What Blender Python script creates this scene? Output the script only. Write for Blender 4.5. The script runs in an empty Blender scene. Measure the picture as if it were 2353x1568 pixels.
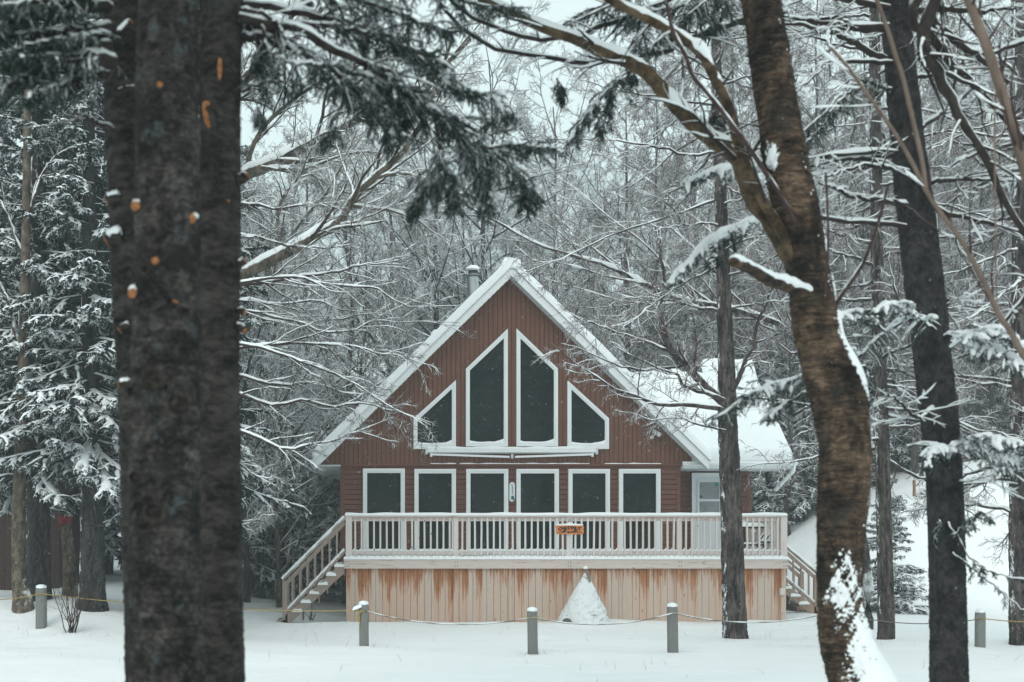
import bpy, math, random
import numpy as np

# ------------------------------------------------------------------ basics
scene = bpy.context.scene
COL = scene.collection
RNG = np.random.default_rng(20240117)
R = math.radians
FPX, PX0, HY, CZ = 2615.0, 790.0, 1272.0, 1.61     # focal length and principal point in units of a 2353 px wide picture


def P(X, Y, d):
    """world point seen at (X, Y) at distance d"""
    return np.array([(X - PX0) * d / FPX, d, CZ + (HY - Y) * d / FPX])


def smooth(t):
    t = np.clip(t, 0, 1)
    return t * t * (3 - 2 * t)


def wob(x, y, z=0.0, s=1.0, seed=0.0):
    """cheap smooth pseudo noise in about -1..1"""
    x = x * s; y = y * s; z = z * s
    return (np.sin(1.7 * x + 2.3 * y + 0.9 * z + seed) + np.sin(-2.9 * x + 1.3 * y + 2.1 * z + 1.7 * seed + 1.3)
            + np.sin(3.7 * x - 3.1 * y + 1.9 * z + 2.3 * seed + 4.1) * .7 + np.sin(5.3 * x + 4.9 * y - 4.3 * z + .7 * seed) * .5) / 3.0


def ground(x, y):
    x = np.asarray(x, float); y = np.asarray(y, float)
    h = 0.62 * smooth((-x - 2.2) / 3.8) * smooth((y - 19.3) / 4.2)
    h = h + 0.35 * smooth((-x + 1) / 8) * smooth((y - 26) / 10)
    h = h + 2.55 * smooth((x - 11.2) / 6.5) * smooth((y - 30) / 7.5)
    h = h + 2.45 * smooth((x - 15.0) / 8.5) * smooth((y - 31) / 9)
    h = h + 0.05 * np.maximum(0, y - 44)
    h = h + np.clip(y - 105, 0, 515) * (0.325 + 0.02 * np.sin(x * .008 + .6))
    h = h + 0.05 * wob(x, y, 0, .35) + 0.022 * wob(x, y, 0, 1.1, 3.) * smooth((y - 3) / 10)
    h = h + 0.8 * smooth((y - 55) / 30) * wob(x, y, 0, .12, 5.)
    return h


# ------------------------------------------------------------------ mesh builder
class MB:
    def __init__(s):
        s.v = []; s.n = 0; s.l = []; s.sz = []; s.m = []; s.sm = []

    def raw(s, verts, loops, sizes, mat=0, sm=False):
        verts = np.asarray(verts, float).reshape(-1, 3)
        s.v.append(verts)
        s.l.append(np.asarray(loops, np.int64).ravel() + s.n)
        sizes = np.asarray(sizes, np.int64).ravel()
        s.sz.append(sizes); s.m.append(np.full(len(sizes), mat, np.int64)); s.sm.append(np.full(len(sizes), sm, bool))
        s.n += len(verts)
        return s

    def add(s, verts, faces, mat=0, sm=False):
        return s.raw(verts, [i for f in faces for i in f], [len(f) for f in faces], mat, sm)

    def box(s, x0, x1, y0, y1, z0, z1, mat=0):
        v = [(x0, y0, z0), (x1, y0, z0), (x1, y1, z0), (x0, y1, z0), (x0, y0, z1), (x1, y0, z1), (x1, y1, z1), (x0, y1, z1)]
        return s.add(v, [(0, 3, 2, 1), (4, 5, 6, 7), (0, 1, 5, 4), (1, 2, 6, 5), (2, 3, 7, 6), (3, 0, 4, 7)], mat)

    def prism(s, poly, y0, y1, mat=0):
        """poly: (x, z) outline counter-clockwise seen from the front (-y); extruded from y0 (front) to y1"""
        n = len(poly)
        v = [(x, y0, z) for x, z in poly] + [(x, y1, z) for x, z in poly]
        f = [tuple(range(n)), tuple(range(2 * n - 1, n - 1, -1))]
        f += [(i, i + n, (i + 1) % n + n, (i + 1) % n) for i in range(n)]
        return s.add(v, f, mat)

    def prism_x(s, poly, x0, x1, mat=0):
        """poly: (y, z) outline extruded along x"""
        n = len(poly)
        v = [(x0, y, z) for y, z in poly] + [(x1, y, z) for y, z in poly]
        f = [tuple(range(n - 1, -1, -1)), tuple(range(n, 2 * n))]
        f += [(i, (i + 1) % n, (i + 1) % n + n, i + n) for i in range(n)]
        return s.add(v, f, mat)

    def ring(s, outer, inner, y0, y1, mat=0):
        n = len(outer)
        v = [(x, y0, z) for x, z in outer] + [(x, y0, z) for x, z in inner] + [(x, y1, z) for x, z in outer] + [(x, y1, z) for x, z in inner]
        f = []
        for i in range(n):
            j = (i + 1) % n
            f += [(i, j, j + n, i + n), (i, i + 2 * n, j + 2 * n, j), (i + n, j + n, j + 3 * n, i + 3 * n)]
        return s.add(v, f, mat)

    def strip(s, xs, zt, zb, y0, y1, mat=0):
        """a solid whose top edge follows zt(x), bottom zb"""
        xs = np.asarray(xs, float); n = len(xs); zt = np.broadcast_to(zt, n); zb = np.broadcast_to(zb, n)
        v = np.concatenate([np.c_[xs, np.full(n, y0), zb], np.c_[xs, np.full(n, y0), zt], np.c_[xs, np.full(n, y1), zt], np.c_[xs, np.full(n, y1), zb]])
        i = np.arange(n - 1)
        q = np.concatenate([np.c_[i + a * n, i + 1 + a * n, i + 1 + b * n, i + b * n] for a, b in ((0, 1), (1, 2), (2, 3))])
        s.raw(v, q, np.full(len(q), 4), mat, True)
        return s.add([v[0], v[n], v[2 * n], v[3 * n], v[n - 1], v[2 * n - 1], v[3 * n - 1], v[4 * n - 1]], [(0, 1, 2, 3), (7, 6, 5, 4)], mat)

    def bar(s, a, b, w, h, mat=0, up=(0, 0, 1)):
        a = np.asarray(a, float); b = np.asarray(b, float); t = b - a; t /= np.linalg.norm(t)
        up = np.asarray(up, float); sd = np.cross(t, up); sd /= np.linalg.norm(sd); u = np.cross(sd, t)
        v = [e + sd * w / 2 * i + u * h / 2 * j for e in (a, b) for i, j in ((-1, -1), (1, -1), (1, 1), (-1, 1))]
        return s.add(v, [(0, 1, 2, 3), (7, 6, 5, 4), (0, 4, 5, 1), (1, 5, 6, 2), (2, 6, 7, 3), (3, 7, 4, 0)], mat)

    def tubes(s, Pn, Rn, n=4, mat=0, sx=1.0, sz=1.0, sm=True, cap=False, lift=None):
        """Pn (N,k,3), Rn (N,k): N tubes of k rings"""
        Pn = np.asarray(Pn, float); Rn = np.asarray(Rn, float)
        if Pn.ndim == 2: Pn = Pn[None]; Rn = Rn[None]
        N, k = Rn.shape
        if N == 0: return s
        T = np.gradient(Pn, axis=1); T /= np.linalg.norm(T, axis=2, keepdims=True) + 1e-12
        mean = Pn[:, -1] - Pn[:, 0]; mean /= np.linalg.norm(mean, axis=1, keepdims=True) + 1e-12
        ref = np.where(np.abs(mean[:, 2:3]) > .85, np.array([[0., 1., 0.]]), np.array([[0., 0., 1.]]))[:, None, :]
        sd = np.cross(T, np.broadcast_to(ref, T.shape)); sd /= np.linalg.norm(sd, axis=2, keepdims=True) + 1e-9
        up = np.cross(sd, T)
        a = np.arange(n) * 2 * math.pi / n + math.pi / n * (1 if n % 2 == 0 else .5)
        V = Pn[:, :, None, :] + Rn[:, :, None, None] * (sd[:, :, None, :] * (np.cos(a) * sx)[None, None, :, None] + up[:, :, None, :] * (np.sin(a) * sz)[None, None, :, None])
        if lift is not None: V[..., 2] += np.asarray(lift)[:, :, None]
        base = (np.arange(N) * k * n)[:, None, None] + (np.arange(k - 1) * n)[None, :, None]
        i = np.arange(n)[None, None, :]; j = (np.arange(n) + 1)[None, None, :] % n
        q = np.stack([base + i, base + j, base + n + j, base + n + i], -1).reshape(-1, 4)
        s.raw(V, q, np.full(len(q), 4), mat, sm)
        if cap:
            for c in range(N):
                s.add(V[c, 0], [tuple(range(n - 1, -1, -1))], mat); s.add(V[c, -1], [tuple(range(n))], mat)
        return s

    def snowcap(s, Pn, Rn, amt=1.0, rng=None, n=6, mat=0, gaps=.25, steep=.8, minr=.006, seed=0., pillow=False):
        """a rounded ridge of snow lying along the top of every branch that is not too steep"""
        Pn = np.asarray(Pn, float); Rn = np.asarray(Rn, float)
        if Pn.ndim == 2: Pn = Pn[None]; Rn = Rn[None]
        rng = rng or RNG
        T = np.gradient(Pn, axis=1); T /= np.linalg.norm(T, axis=2, keepdims=True) + 1e-12
        flat = smooth((steep - np.abs(T[..., 2])) / .3)
        nz = .75 + .45 * wob(Pn[..., 0], Pn[..., 1], Pn[..., 2], 3.1, seed) + rng.normal(0, .12, Rn.shape)
        keep = smooth((nz - gaps) / .2)
        th = (np.maximum(Rn, minr) * .8 + .006) * amt
        rr = th * flat * keep * np.clip(nz, .35, 1.4) + 1e-4
        if pillow: rr = rr * np.sqrt(np.sin(math.pi * (.06 + .86 * np.linspace(0, 1, rr.shape[1]))))[None] + 1e-4
        else: rr[:, 0] *= .4; rr[:, -1] *= .3
        C = Pn.copy(); C[..., 2] += Rn * .75 * flat
        return s.tubes(C, rr, n, mat, 1.1, .9)

    def blades(s, Pn, n_per, ln, wd, droop=.3, spread=1.0, mat=0, rng=None, tmin=.1):
        """n_per thin triangles springing from each of the N polylines (needles, needle tufts)"""
        rng = rng or RNG
        N, k = Pn.shape[:2]
        if N == 0: return s
        t = rng.uniform(tmin, .999, (N, n_per)) * (k - 1); i = t.astype(int); f = (t - i)[..., None]
        rows = np.arange(N)[:, None]
        A = Pn[rows, i]; B = Pn[rows, i + 1]; c = A * (1 - f) + B * f
        T = B - A; T /= np.linalg.norm(T, axis=2, keepdims=True) + 1e-12
        rv = rng.normal(0, 1, c.shape); rv -= T * (rv * T).sum(2, keepdims=True); rv /= np.linalg.norm(rv, axis=2, keepdims=True) + 1e-9
        D = T * .75 + rv * spread; D[..., 2] -= droop; D /= np.linalg.norm(D, axis=2, keepdims=True) + 1e-9
        W = np.cross(D, rng.normal(0, 1, D.shape)); W /= np.linalg.norm(W, axis=2, keepdims=True) + 1e-9
        L = ln * rng.uniform(.6, 1.25, (N, n_per))[..., None]
        V = np.stack([c - W * wd / 2, c + W * wd / 2, c + D * L], 2).reshape(-1, 3)
        m = N * n_per
        return s.raw(V, np.arange(3 * m), np.full(m, 3), mat, False)

    def lathe(s, prof, c, n=24, mat=0, axis='z', sm=True):
        """prof: (r, h) from bottom to top; closed with end caps"""
        a = np.arange(n) * 2 * math.pi / n
        rings = []
        for r, h in prof:
            if axis == 'z': rings.append(np.c_[c[0] + r * np.cos(a), c[1] + r * np.sin(a), np.full(n, c[2] + h)])
            elif axis == 'y': rings.append(np.c_[c[0] + r * np.cos(a), np.full(n, c[1] + h), c[2] + r * np.sin(a)])
            else: rings.append(np.c_[np.full(n, c[0] + h), c[1] + r * np.cos(a), c[2] + r * np.sin(a)])
        V = np.concatenate(rings); k = len(prof); f = []
        for q in range(k - 1):
            for i in range(n):
                j = (i + 1) % n; f.append((q * n + i, q * n + j, q * n + n + j, q * n + n + i))
        s.add(V, f, mat, sm)
        s.add(rings[0], [tuple(range(n - 1, -1, -1))], mat); return s.add(rings[-1], [tuple(range(n))], mat)

    def sheet(s, o, u, v, nu, nv, th, mat=0, amp=.25, freq=2.0, edge=.12, seed=0., skew=(0, 0, 0), up=(0, 0, 1)):
        """a layer of snow on the parallelogram o + a*u + b*v, thickness th with rounded edges"""
        o, u, v, up = (np.asarray(q, float) for q in (o, u, v, up))
        lu, lv = np.linalg.norm(u), np.linalg.norm(v)
        def par(n, l):
            e = min(edge / l, .45); q = np.array([0, .06, .2, .45, .75, 1.]) * e
            mid = np.linspace(e, 1 - e, max(n, 2))
            return np.concatenate([q[:-1], mid, (1 - q[:-1])[::-1]])
        a = par(nu, lu); b = par(nv, lv); A, B = np.meshgrid(a, b, indexing='ij')
        def prof(q, l):
            e = min(edge / l, .45); w = np.clip(np.minimum(q, 1 - q) / e, 0, 1); return np.sqrt(1 - (1 - w) ** 2)
        h = np.minimum(prof(A, lu), prof(B, lv))
        pts = o + A[..., None] * u + B[..., None] * v + ((1 - A) * B)[..., None] * np.asarray(skew, float)
        T = th * (1 + amp * wob(pts[..., 0], pts[..., 1], pts[..., 2], freq, seed)) * (.03 + h)
        top = pts + T[..., None] * up
        na, nb = len(a), len(b)
        g = np.arange(na * nb).reshape(na, nb)
        q = np.stack([g[:-1, :-1], g[1:, :-1], g[1:, 1:], g[:-1, 1:]], -1).reshape(-1, 4)
        s.raw(top.reshape(-1, 3), q, np.full(len(q), 4), mat, True)
        rim = np.concatenate([g[:, 0], g[-1, 1:], g[-2::-1, -1], g[0, -2:0:-1]])
        tp = top.reshape(-1, 3)[rim]; bt = pts.reshape(-1, 3)[rim]; m = len(rim); i = np.arange(m); j = (i + 1) % m
        return s.raw(np.concatenate([tp, bt]), np.c_[i, i + m, j + m, j], np.full(m, 4), mat, True)

    def mesh(s, name, mats):
        me = bpy.data.meshes.new(name)
        V = np.concatenate(s.v); L = np.concatenate(s.l); SZ = np.concatenate(s.sz)
        me.vertices.add(len(V)); me.vertices.foreach_set('co', V.ravel())
        me.loops.add(len(L)); me.loops.foreach_set('vertex_index', L.astype(np.int32))
        me.polygons.add(len(SZ)); st = np.concatenate([[0], np.cumsum(SZ)[:-1]]).astype(np.int32)
        me.polygons.foreach_set('loop_start', st)
        me.polygons.foreach_set('material_index', np.concatenate(s.m).astype(np.int32))
        me.polygons.foreach_set('use_smooth', np.concatenate(s.sm))
        for m in (mats if isinstance(mats, (list, tuple)) else [mats]): me.materials.append(m)
        me.update(calc_edges=True)
        return me


# ------------------------------------------------------------------ objects
def obj(name, mb, mats, parent=None, smooth_=None):
    me = mb if isinstance(mb, bpy.types.Mesh) else mb.mesh(name, mats)
    o = bpy.data.objects.new(name, me); COL.objects.link(o)
    if parent is not None: o.parent = parent; o.matrix_parent_inverse = parent_inv(parent)
    return o


def parent_inv(p):
    from mathutils import Matrix
    return Matrix.Translation(-p.location) if p.type == 'EMPTY' else Matrix.Identity(4)


def tag(o, label, cat, group=None, kind=None):
    if label: o['label'] = label
    if cat: o['category'] = cat
    if group: o['group'] = group
    if kind: o['kind'] = kind
    return o


def thing(name, label, cat, loc=(0, 0, 0), group=None):
    o = bpy.data.objects.new(name, None); COL.objects.link(o)
    o.location = [float(q) for q in loc]; o.empty_display_size = .2
    return tag(o, label, cat, group)


def dup(root, loc, rz, sc, label=None, group=None):
    """a copy of a thing built round the origin, with copies of its parts and sub-parts"""
    r = root.copy(); COL.objects.link(r)
    r.location = loc; r.rotation_euler = (0, 0, rz); r.scale = sc
    if label: r['label'] = label
    if group: r['group'] = group
    for ch in root.children:
        c = ch.copy(); COL.objects.link(c); c.parent = r
        for g in ch.children:
            q = g.copy(); COL.objects.link(q); q.parent = c
    return r


# ------------------------------------------------------------------ branch growth
def grow(p0, d0, L, r0, k, wander, rng, droop=0.0, tip=.25, lift=0.0):
    p0 = np.asarray(p0, float); d = np.asarray(d0, float).copy(); L = np.asarray(L, float); r0 = np.asarray(r0, float)
    pts = [p0]; step = (L / k)[:, None]
    for i in range(k):
        d = d + rng.normal(0, wander, d.shape); d[:, 2] += (lift * i / k - droop)
        d /= np.linalg.norm(d, axis=1, keepdims=True) + 1e-9
        pts.append(pts[-1] + d * step)
    t = np.linspace(0, 1, k + 1)
    return np.stack(pts, 1), r0[:, None] * (1 - (1 - tip) * t)[None]


def spawn(Pn, Rn, n_per, ang, lenf, rng, t0=.15, t1=.97, flat=1.0, zadd=0.0, rf=.55, rmin=.004, angsd=.2, taper=.6, lmin=0.0, planar=False):
    """children of every polyline: start points, directions, lengths, radii"""
    N, K = Rn.shape
    t = (np.arange(n_per)[None] + rng.uniform(0, 1, (N, n_per))) / n_per * (t1 - t0) + t0
    s_ = t * (K - 1); i = np.minimum(s_.astype(int), K - 2); f = (s_ - i)[..., None]
    rows = np.arange(N)[:, None]
    A = Pn[rows, i]; B = Pn[rows, i + 1]; c = A * (1 - f) + B * f
    T = B - A; T /= np.linalg.norm(T, axis=2, keepdims=True) + 1e-12
    if planar:
        sd = np.cross(T, np.array([0., 0., 1.])); sd /= np.linalg.norm(sd, axis=2, keepdims=True) + 1e-9
        sign = np.where((np.arange(n_per)[None] + rng.integers(0, 2, (N, 1))) % 2 == 0, 1., -1.)[..., None]
        rv = sd * sign + rng.normal(0, .25, T.shape)
    else:
        rv = rng.normal(0, 1, T.shape)
    rv -= T * (rv * T).sum(2, keepdims=True); rv /= np.linalg.norm(rv, axis=2, keepdims=True) + 1e-9
    a = (ang + rng.normal(0, angsd, (N, n_per)))[..., None]
    D = T * np.cos(a) + rv * np.sin(a); D[..., 2] = D[..., 2] * flat + zadd
    D /= np.linalg.norm(D, axis=2, keepdims=True) + 1e-9
    PL = np.linalg.norm(np.diff(Pn, axis=1), axis=2).sum(1)[:, None]
    L = np.maximum(PL * lenf * (1 - taper * t) * rng.uniform(.5, 1.3, (N, n_per)), lmin)
    r = np.maximum((Rn[rows, i]) * rf, rmin)
    return c.reshape(-1, 3), D.reshape(-1, 3), L.ravel(), r.ravel()


def curve(pts, n):
    """Catmull-Rom through the points (rows may carry extra columns), resampled to n points"""
    pts = np.asarray(pts, float)
    e = np.concatenate([[2 * pts[0] - pts[1]], pts, [2 * pts[-1] - pts[-2]]])
    t = np.linspace(0, len(pts) - 1, n); i = np.minimum(t.astype(int), len(pts) - 2); f = (t - i)[:, None]
    a, b, c, d = e[i], e[i + 1], e[i + 2], e[i + 3]
    return .5 * (2 * b + (c - a) * f + (2 * a - 5 * b + 4 * c - d) * f ** 2 + (-a + 3 * b - 3 * c + d) * f ** 3)


def px_limb(pts, d, r0, r1, n=16, d1=None, jit=0.0, rng=None):
    """a limb drawn through picture points at distance d (d1 at its far end); radii in metres"""
    m = len(pts); ds = np.linspace(d, d if d1 is None else d1, m)
    W = np.array([P(x, y, q) for (x, y), q in zip(pts, ds)])
    C = curve(W, n)
    if jit: C[1:] += (rng or RNG).normal(0, jit, C[1:].shape)
    return C, np.linspace(r0, r1, n)
# ------------------------------------------------------------------ materials
class NT:
    def __init__(s, name):
        s.mat = bpy.data.materials.new(name); s.mat.use_nodes = True
        s.t = s.mat.node_tree; s.n = s.t.nodes; s.bsdf = s.n['Principled BSDF']
        s._obj = s.node('ShaderNodeTexCoord').outputs['Object']
        s._geo = s.node('ShaderNodeNewGeometry')

    def node(s, typ, **kw):
        q = s.n.new(typ)
        for k, v in kw.items(): setattr(q, k, v)
        return q

    def put(s, sock, val):
        if hasattr(val, 'is_linked') or isinstance(val, bpy.types.NodeSocket): s.t.links.new(val, sock)
        elif isinstance(val, (tuple, list)) and sock.type == 'RGBA': sock.default_value = (*val[:3], 1)
        else: sock.default_value = val

    def coords(s, scale=(1, 1, 1), world=False, off=(0, 0, 0)):
        m = s.node('ShaderNodeMapping'); s.put(m.inputs['Vector'], s._geo.outputs['Position'] if world else s._obj)
        m.inputs['Scale'].default_value = scale; m.inputs['Location'].default_value = off
        return m.outputs['Vector']

    def noise(s, scale, detail=4, rough=.55, vec=None, out='Fac', dist=0.0):
        q = s.node('ShaderNodeTexNoise'); q.inputs['Scale'].default_value = scale; q.inputs['Detail'].default_value = detail
        q.inputs['Roughness'].default_value = rough; q.inputs['Distortion'].default_value = dist
        s.put(q.inputs['Vector'], vec if vec is not None else s._obj); return q.outputs[out]

    def voronoi(s, scale, vec=None, feature='F1', out='Distance'):
        q = s.node('ShaderNodeTexVoronoi', feature=feature); q.inputs['Scale'].default_value = scale
        s.put(q.inputs['Vector'], vec if vec is not None else s._obj); return q.outputs[out]

    def math(s, op, a, b=0.0, clamp=False):
        q = s.node('ShaderNodeMath', operation=op); q.use_clamp = clamp; s.put(q.inputs[0], a); s.put(q.inputs[1], b); return q.outputs[0]

    def range(s, v, a, b, c=0., d=1.):
        q = s.node('ShaderNodeMapRange'); s.put(q.inputs[0], v)
        for i, x in enumerate((a, b, c, d)): q.inputs[i + 1].default_value = x
        return q.outputs[0]

    def ramp(s, fac, stops):
        q = s.node('ShaderNodeValToRGB'); s.put(q.inputs[0], fac); e = q.color_ramp.elements
        while len(e) < len(stops): e.new(.5)
        for el, (p, c) in zip(e, stops): el.position = p; el.color = (*c, 1)
        return q.outputs[0]

    def mix(s, fac, a, b, mode='MIX'):
        q = s.node('ShaderNodeMix', data_type='RGBA', blend_type=mode); s.put(q.inputs[0], fac); s.put(q.inputs[6], a); s.put(q.inputs[7], b); return q.outputs[2]

    def sep(s, vec):
        q = s.node('ShaderNodeSeparateXYZ'); s.put(q.inputs[0], vec); return q.outputs

    def normal(s): return s._geo.outputs['Normal']

    def bump(s, h, strength=.5, dist=.02):
        q = s.node('ShaderNodeBump'); q.inputs['Strength'].default_value = strength; q.inputs['Distance'].default_value = dist
        s.put(q.inputs['Height'], h); s.put(s.bsdf.inputs['Normal'], q.outputs[0])

    def done(s, col, rough=.8, spec=.3):
        s.put(s.bsdf.inputs['Base Color'], col); s.put(s.bsdf.inputs['Roughness'], rough); s.put(s.bsdf.inputs['Specular IOR Level'], spec)
        return s.mat

    def snowed(s, col, lo=.05, hi=.3, nscale=9., namp=.5, side=None, sidelo=.5, sidehi=.7, sidescale=6.):
        """lying snow on faces that look up, and driven snow sticking to one side of a trunk"""
        z = s.sep(s.normal())[2]
        nz = s.math('MULTIPLY', s.math('SUBTRACT', s.noise(nscale, 3, .6, s.coords(world=True)), .5), namp * 2)
        f = s.range(s.math('ADD', z, nz), lo, hi)
        if side is not None:
            q = s.node('ShaderNodeVectorMath', operation='DOT_PRODUCT'); s.put(q.inputs[0], s.normal()); q.inputs[1].default_value = side
            n2 = s.math('MULTIPLY', s.math('SUBTRACT', s.noise(sidescale, 5, .75, s.coords((1, 1, .55), world=True)), .5), 1.5)
            f2 = s.range(s.math('ADD', q.outputs['Value'], n2), sidelo, sidehi)
            f = s.math('MAXIMUM', f, f2)
        return s.mix(f, col, SNOWC), f


SNOWC = (.84, .885, .90)


def plain(name, c, rough=.6, var=.12, scale=6., metal=0.0, spec=.4):
    t = NT(name); n = t.noise(scale, 5, .6)
    a = tuple(q * (1 - var) for q in c); b = tuple(min(1, q * (1 + var)) for q in c)
    t.bsdf.inputs['Metallic'].default_value = metal
    return t.done(t.ramp(n, [(.3, a), (.7, b)]), rough, spec)


M = {}
HAZE = .0018
SKY = (7.75, 8.5, 8.45)
EXPO = 0.58
# lying snow
t = NT('snow'); h = t.math('ADD', t.noise(2.2, 4, .5, t.coords(world=True)), t.math('MULTIPLY', t.noise(38, 4, .7, t.coords(world=True)), .12))
t.bump(h, .35, .06); M['snow'] = t.done(t.ramp(t.noise(1.2, 3, .5, t.coords(world=True)), [(.3, (.83, .875, .89)), (.7, (.855, .90, .915))]), .65, .25)
# ground: drifted snow, a few buried lumps
t = NT('ground_snow'); c = t.coords(world=True)
h = t.math('ADD', t.math('MULTIPLY', t.noise(.55, 4, .5, t.coords((1, 1.6, 1), world=True)), .8), t.math('ADD', t.math('MULTIPLY', t.noise(5, 5, .6, c), .12), t.math('MULTIPLY', t.noise(60, 3, .7, c), .02)))
t.bump(h, .55, .22); M['ground'] = t.done(t.ramp(t.noise(.4, 5, .6, c), [(.3, (.87, .905, .915)), (.7, (.91, .94, .95))]), .7, .2)


def bark(name, dark, light, sc=(1, 1, .2), scale=22., snow=None, lichen=None, rough=.9, bump=.6, bd=.02, lo=.45, hi=.75, slo=.98, shi=1.1, r0=.44, r1=.66):
    t = NT(name); v = t.coords(sc)
    n1 = t.noise(scale, 6, .65, v, dist=.6); n2 = t.noise(scale * .28, 4, .6, v)
    m = t.math('ADD', t.math('MULTIPLY', n1, .65), t.math('MULTIPLY', n2, .45))
    col = t.ramp(m, [(r0, dark), ((r0 + r1) / 2, tuple(a * .6 + b * .4 for a, b in zip(dark, light))), (r1, light)])
    if lichen: col = t.mix(t.range(t.noise(5.5, 6, .7, t.coords((1, 1, .6), off=(3, 1, 2))), .58, .7, 0, .75), col, lichen)
    f = None
    if snow is not None: col, f = t.snowed(col, lo=lo, hi=hi, side=snow, sidelo=slo, sidehi=shi)
    t.bump(m, bump, bd)
    return t.done(col, rough, .15)


M['bark_old'] = bark('bark_grey', (.012, .0105, .0095), (.105, .092, .086), (1, 1, 2.3), 15, bump=1., bd=.03, lichen=(.07, .088, .092))
M['bark_dark'] = bark('bark_dark', (.007, .0075, .007), (.060, .053, .049), (1, 1, 2.0), 15, bump=1., bd=.03, lichen=(.05, .056, .055))
M['bark_knot'] = bark('bark_knot', (.006, .006, .005), (.05, .042, .036), (1, 1, 1), 30)
M['bark_black'] = bark('bark_black', (.009, .009, .010), (.05, .047, .047), (1, 1, .8), 24, lichen=(.055, .062, .066))
M['bark_larch'] = bark('bark_larch', (.011, .010, .0105), (.14, .118, .112), (1, 1, .22), 24, snow=(-.93, -.15, .1), bump=1., bd=.05)
M['bark_larch_red'] = bark('bark_larch_red', (.02, .013, .012), (.17, .10, .085), (1, 1, .22), 26, snow=(-.93, -.1, .1), bump=1., bd=.04)
M['bark_fir'] = bark('bark_fir', (.010, .010, .011), (.07, .065, .065), (1, 1, .3), 26, snow=(-.9, -.3, 0.1), bump=.9, bd=.03)
M['bark_pale'] = bark('bark_pale', (.035, .029, .023), (.18, .15, .115), (1, 1, .5), 12, snow=(-.3, 0, .8), lo=.2, hi=.5)

# yellow birch: thin curling horizontal bands, with driven snow on its right side
t = NT('bark_birch'); v = t.coords((1, 1, 3.4))
n1 = t.noise(11, 8, .78, v, dist=.9); n2 = t.noise(2.6, 6, .7, t.coords((1, 1, .8)), dist=.8)
n3 = t.noise(1.6, 7, .72, t.coords((1.6, 1.6, 22)))
m = t.math('ADD', t.math('MULTIPLY', n1, .45), t.math('ADD', t.math('MULTIPLY', n2, .50), t.math('MULTIPLY', n3, .22)))
col = t.ramp(m, [(.50, (.009, .0078, .007)), (.555, (.036, .027, .0205)), (.61, (.090, .061, .042)), (.68, (.24, .165, .110))])
col = t.mix(t.range(t.noise(5, 5, .65, t.coords((1, 1, .7), off=(5, 2, 1))), .56, .68, 0, .6), col, (.040, .043, .040))
t.bump(m, 1.0, .04); M['bark_birch'] = t.done(col, .85, .15)
M['bark_birch_limb'] = bark('bark_birch_limb', (.022, .015, .010), (.14, .10, .06), (1, 1, 1), 14)

for nm, dark, light, lo, hi in (('twig', (.022, .016, .015), (.075, .055, .05), -.02, .25), ('twig_dark', (.012, .010, .009), (.05, .04, .036), .18, .45),
                                ('twig_thin', (.020, .015, .014), (.07, .05, .046), .1, .4), ('twig_red', (.035, .017, .017), (.12, .058, .058), .02, .3), ('twig_far', (.035, .034, .036), (.085, .068, .068), -.30, .08)):  # twig_far: snow whitening spread wider to paint in mist behind the cottage
    t = NT(nm); col = t.ramp(t.noise(14, 4, .6), [(.3, dark), (.7, light)]); col, f = t.snowed(col, lo, hi, 5., .55)
    M[nm] = t.done(col, .85, .15)
for nm, dark, light in (('sapling', (.10, .072, .058), (.21, .16, .13)), ('sapling_dark', (.028, .017, .016), (.08, .05, .046))):
    t = NT(nm); col = t.ramp(t.noise(9, 4, .6, t.coords((1, 1, .4))), [(.3, dark), (.7, light)]); col, f = t.snowed(col, .55, .8, 4., .6); M[nm] = t.done(col, .8, .2)
for nm, dark, light, lo, hi, ns, na in (('needle_near', (.006, .024, .018), (.020, .062, .046), 2, 3, 6, .1),
                                        ('needle', (.006, .017, .015), (.020, .042, .035), .10, .36, 1.9, 1.0),
                                        ('needle_far', (.008, .020, .018), (.024, .046, .040), .12, .42, 1.3, .9)):
    t = NT(nm); col = t.ramp(t.noise(3.5, 4, .6), [(.3, dark), (.7, light)]); col, f = t.snowed(col, lo, hi, ns, na); M[nm] = t.done(col, .7, .25)
M['cut_wood'] = plain('cut_wood', (.27, .115, .042), .8, .6, 80)

for nm, base, lo, hi in (('hazed_snow_twig', (.10, .095, .10), -.75, -.05), ('hazed_snow_needle', (.05, .075, .07), -.35, .15)):  # snow cover spread and base colour lifted to paint in distance haze
    t = NT(nm); col, f = t.snowed(base, lo, hi, 1.2, .8); M[nm] = t.done(col, .9, .1)
t = NT('bark_grey'); a = t.noise(17, 7, .7, t.coords((1, 1, 1.35)), dist=.9); b_ = t.noise(46, 8, .75, t.coords((1, 1, 1.7))); c = t.noise(4.2, 4, .6, t.coords((1, 1, .8), off=(2, 0, 1))); e = t.noise(2.2, 8, .75, t.coords((1.5, 1.5, 34)), dist=.3)
m = t.math('ADD', t.math('ADD', t.math('MULTIPLY', a, .40), t.math('MULTIPLY', b_, .22)), t.math('ADD', t.math('MULTIPLY', c, .26), t.math('MULTIPLY', e, .16)))
col = t.ramp(m, [(.47, (.009, .009, .009)), (.53, (.036, .033, .031)), (.58, (.084, .076, .071)), (.66, (.20, .188, .18))])
col = t.mix(t.range(t.noise(8, 8, .8, t.coords((1, 1, .8), off=(3, 1, 2))), .56, .63, 0, .75), col, (.090, .116, .118))
col = t.mix(t.range(t.noise(2.1, 5, .65, t.coords((1, 1, 1.4), off=(7, 1, 2))), .56, .64, 0, .75), col, (.018, .016, .014))
t.bump(m, 1., .05); M['bark_grey'] = t.done(col, .9, .12)

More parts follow.
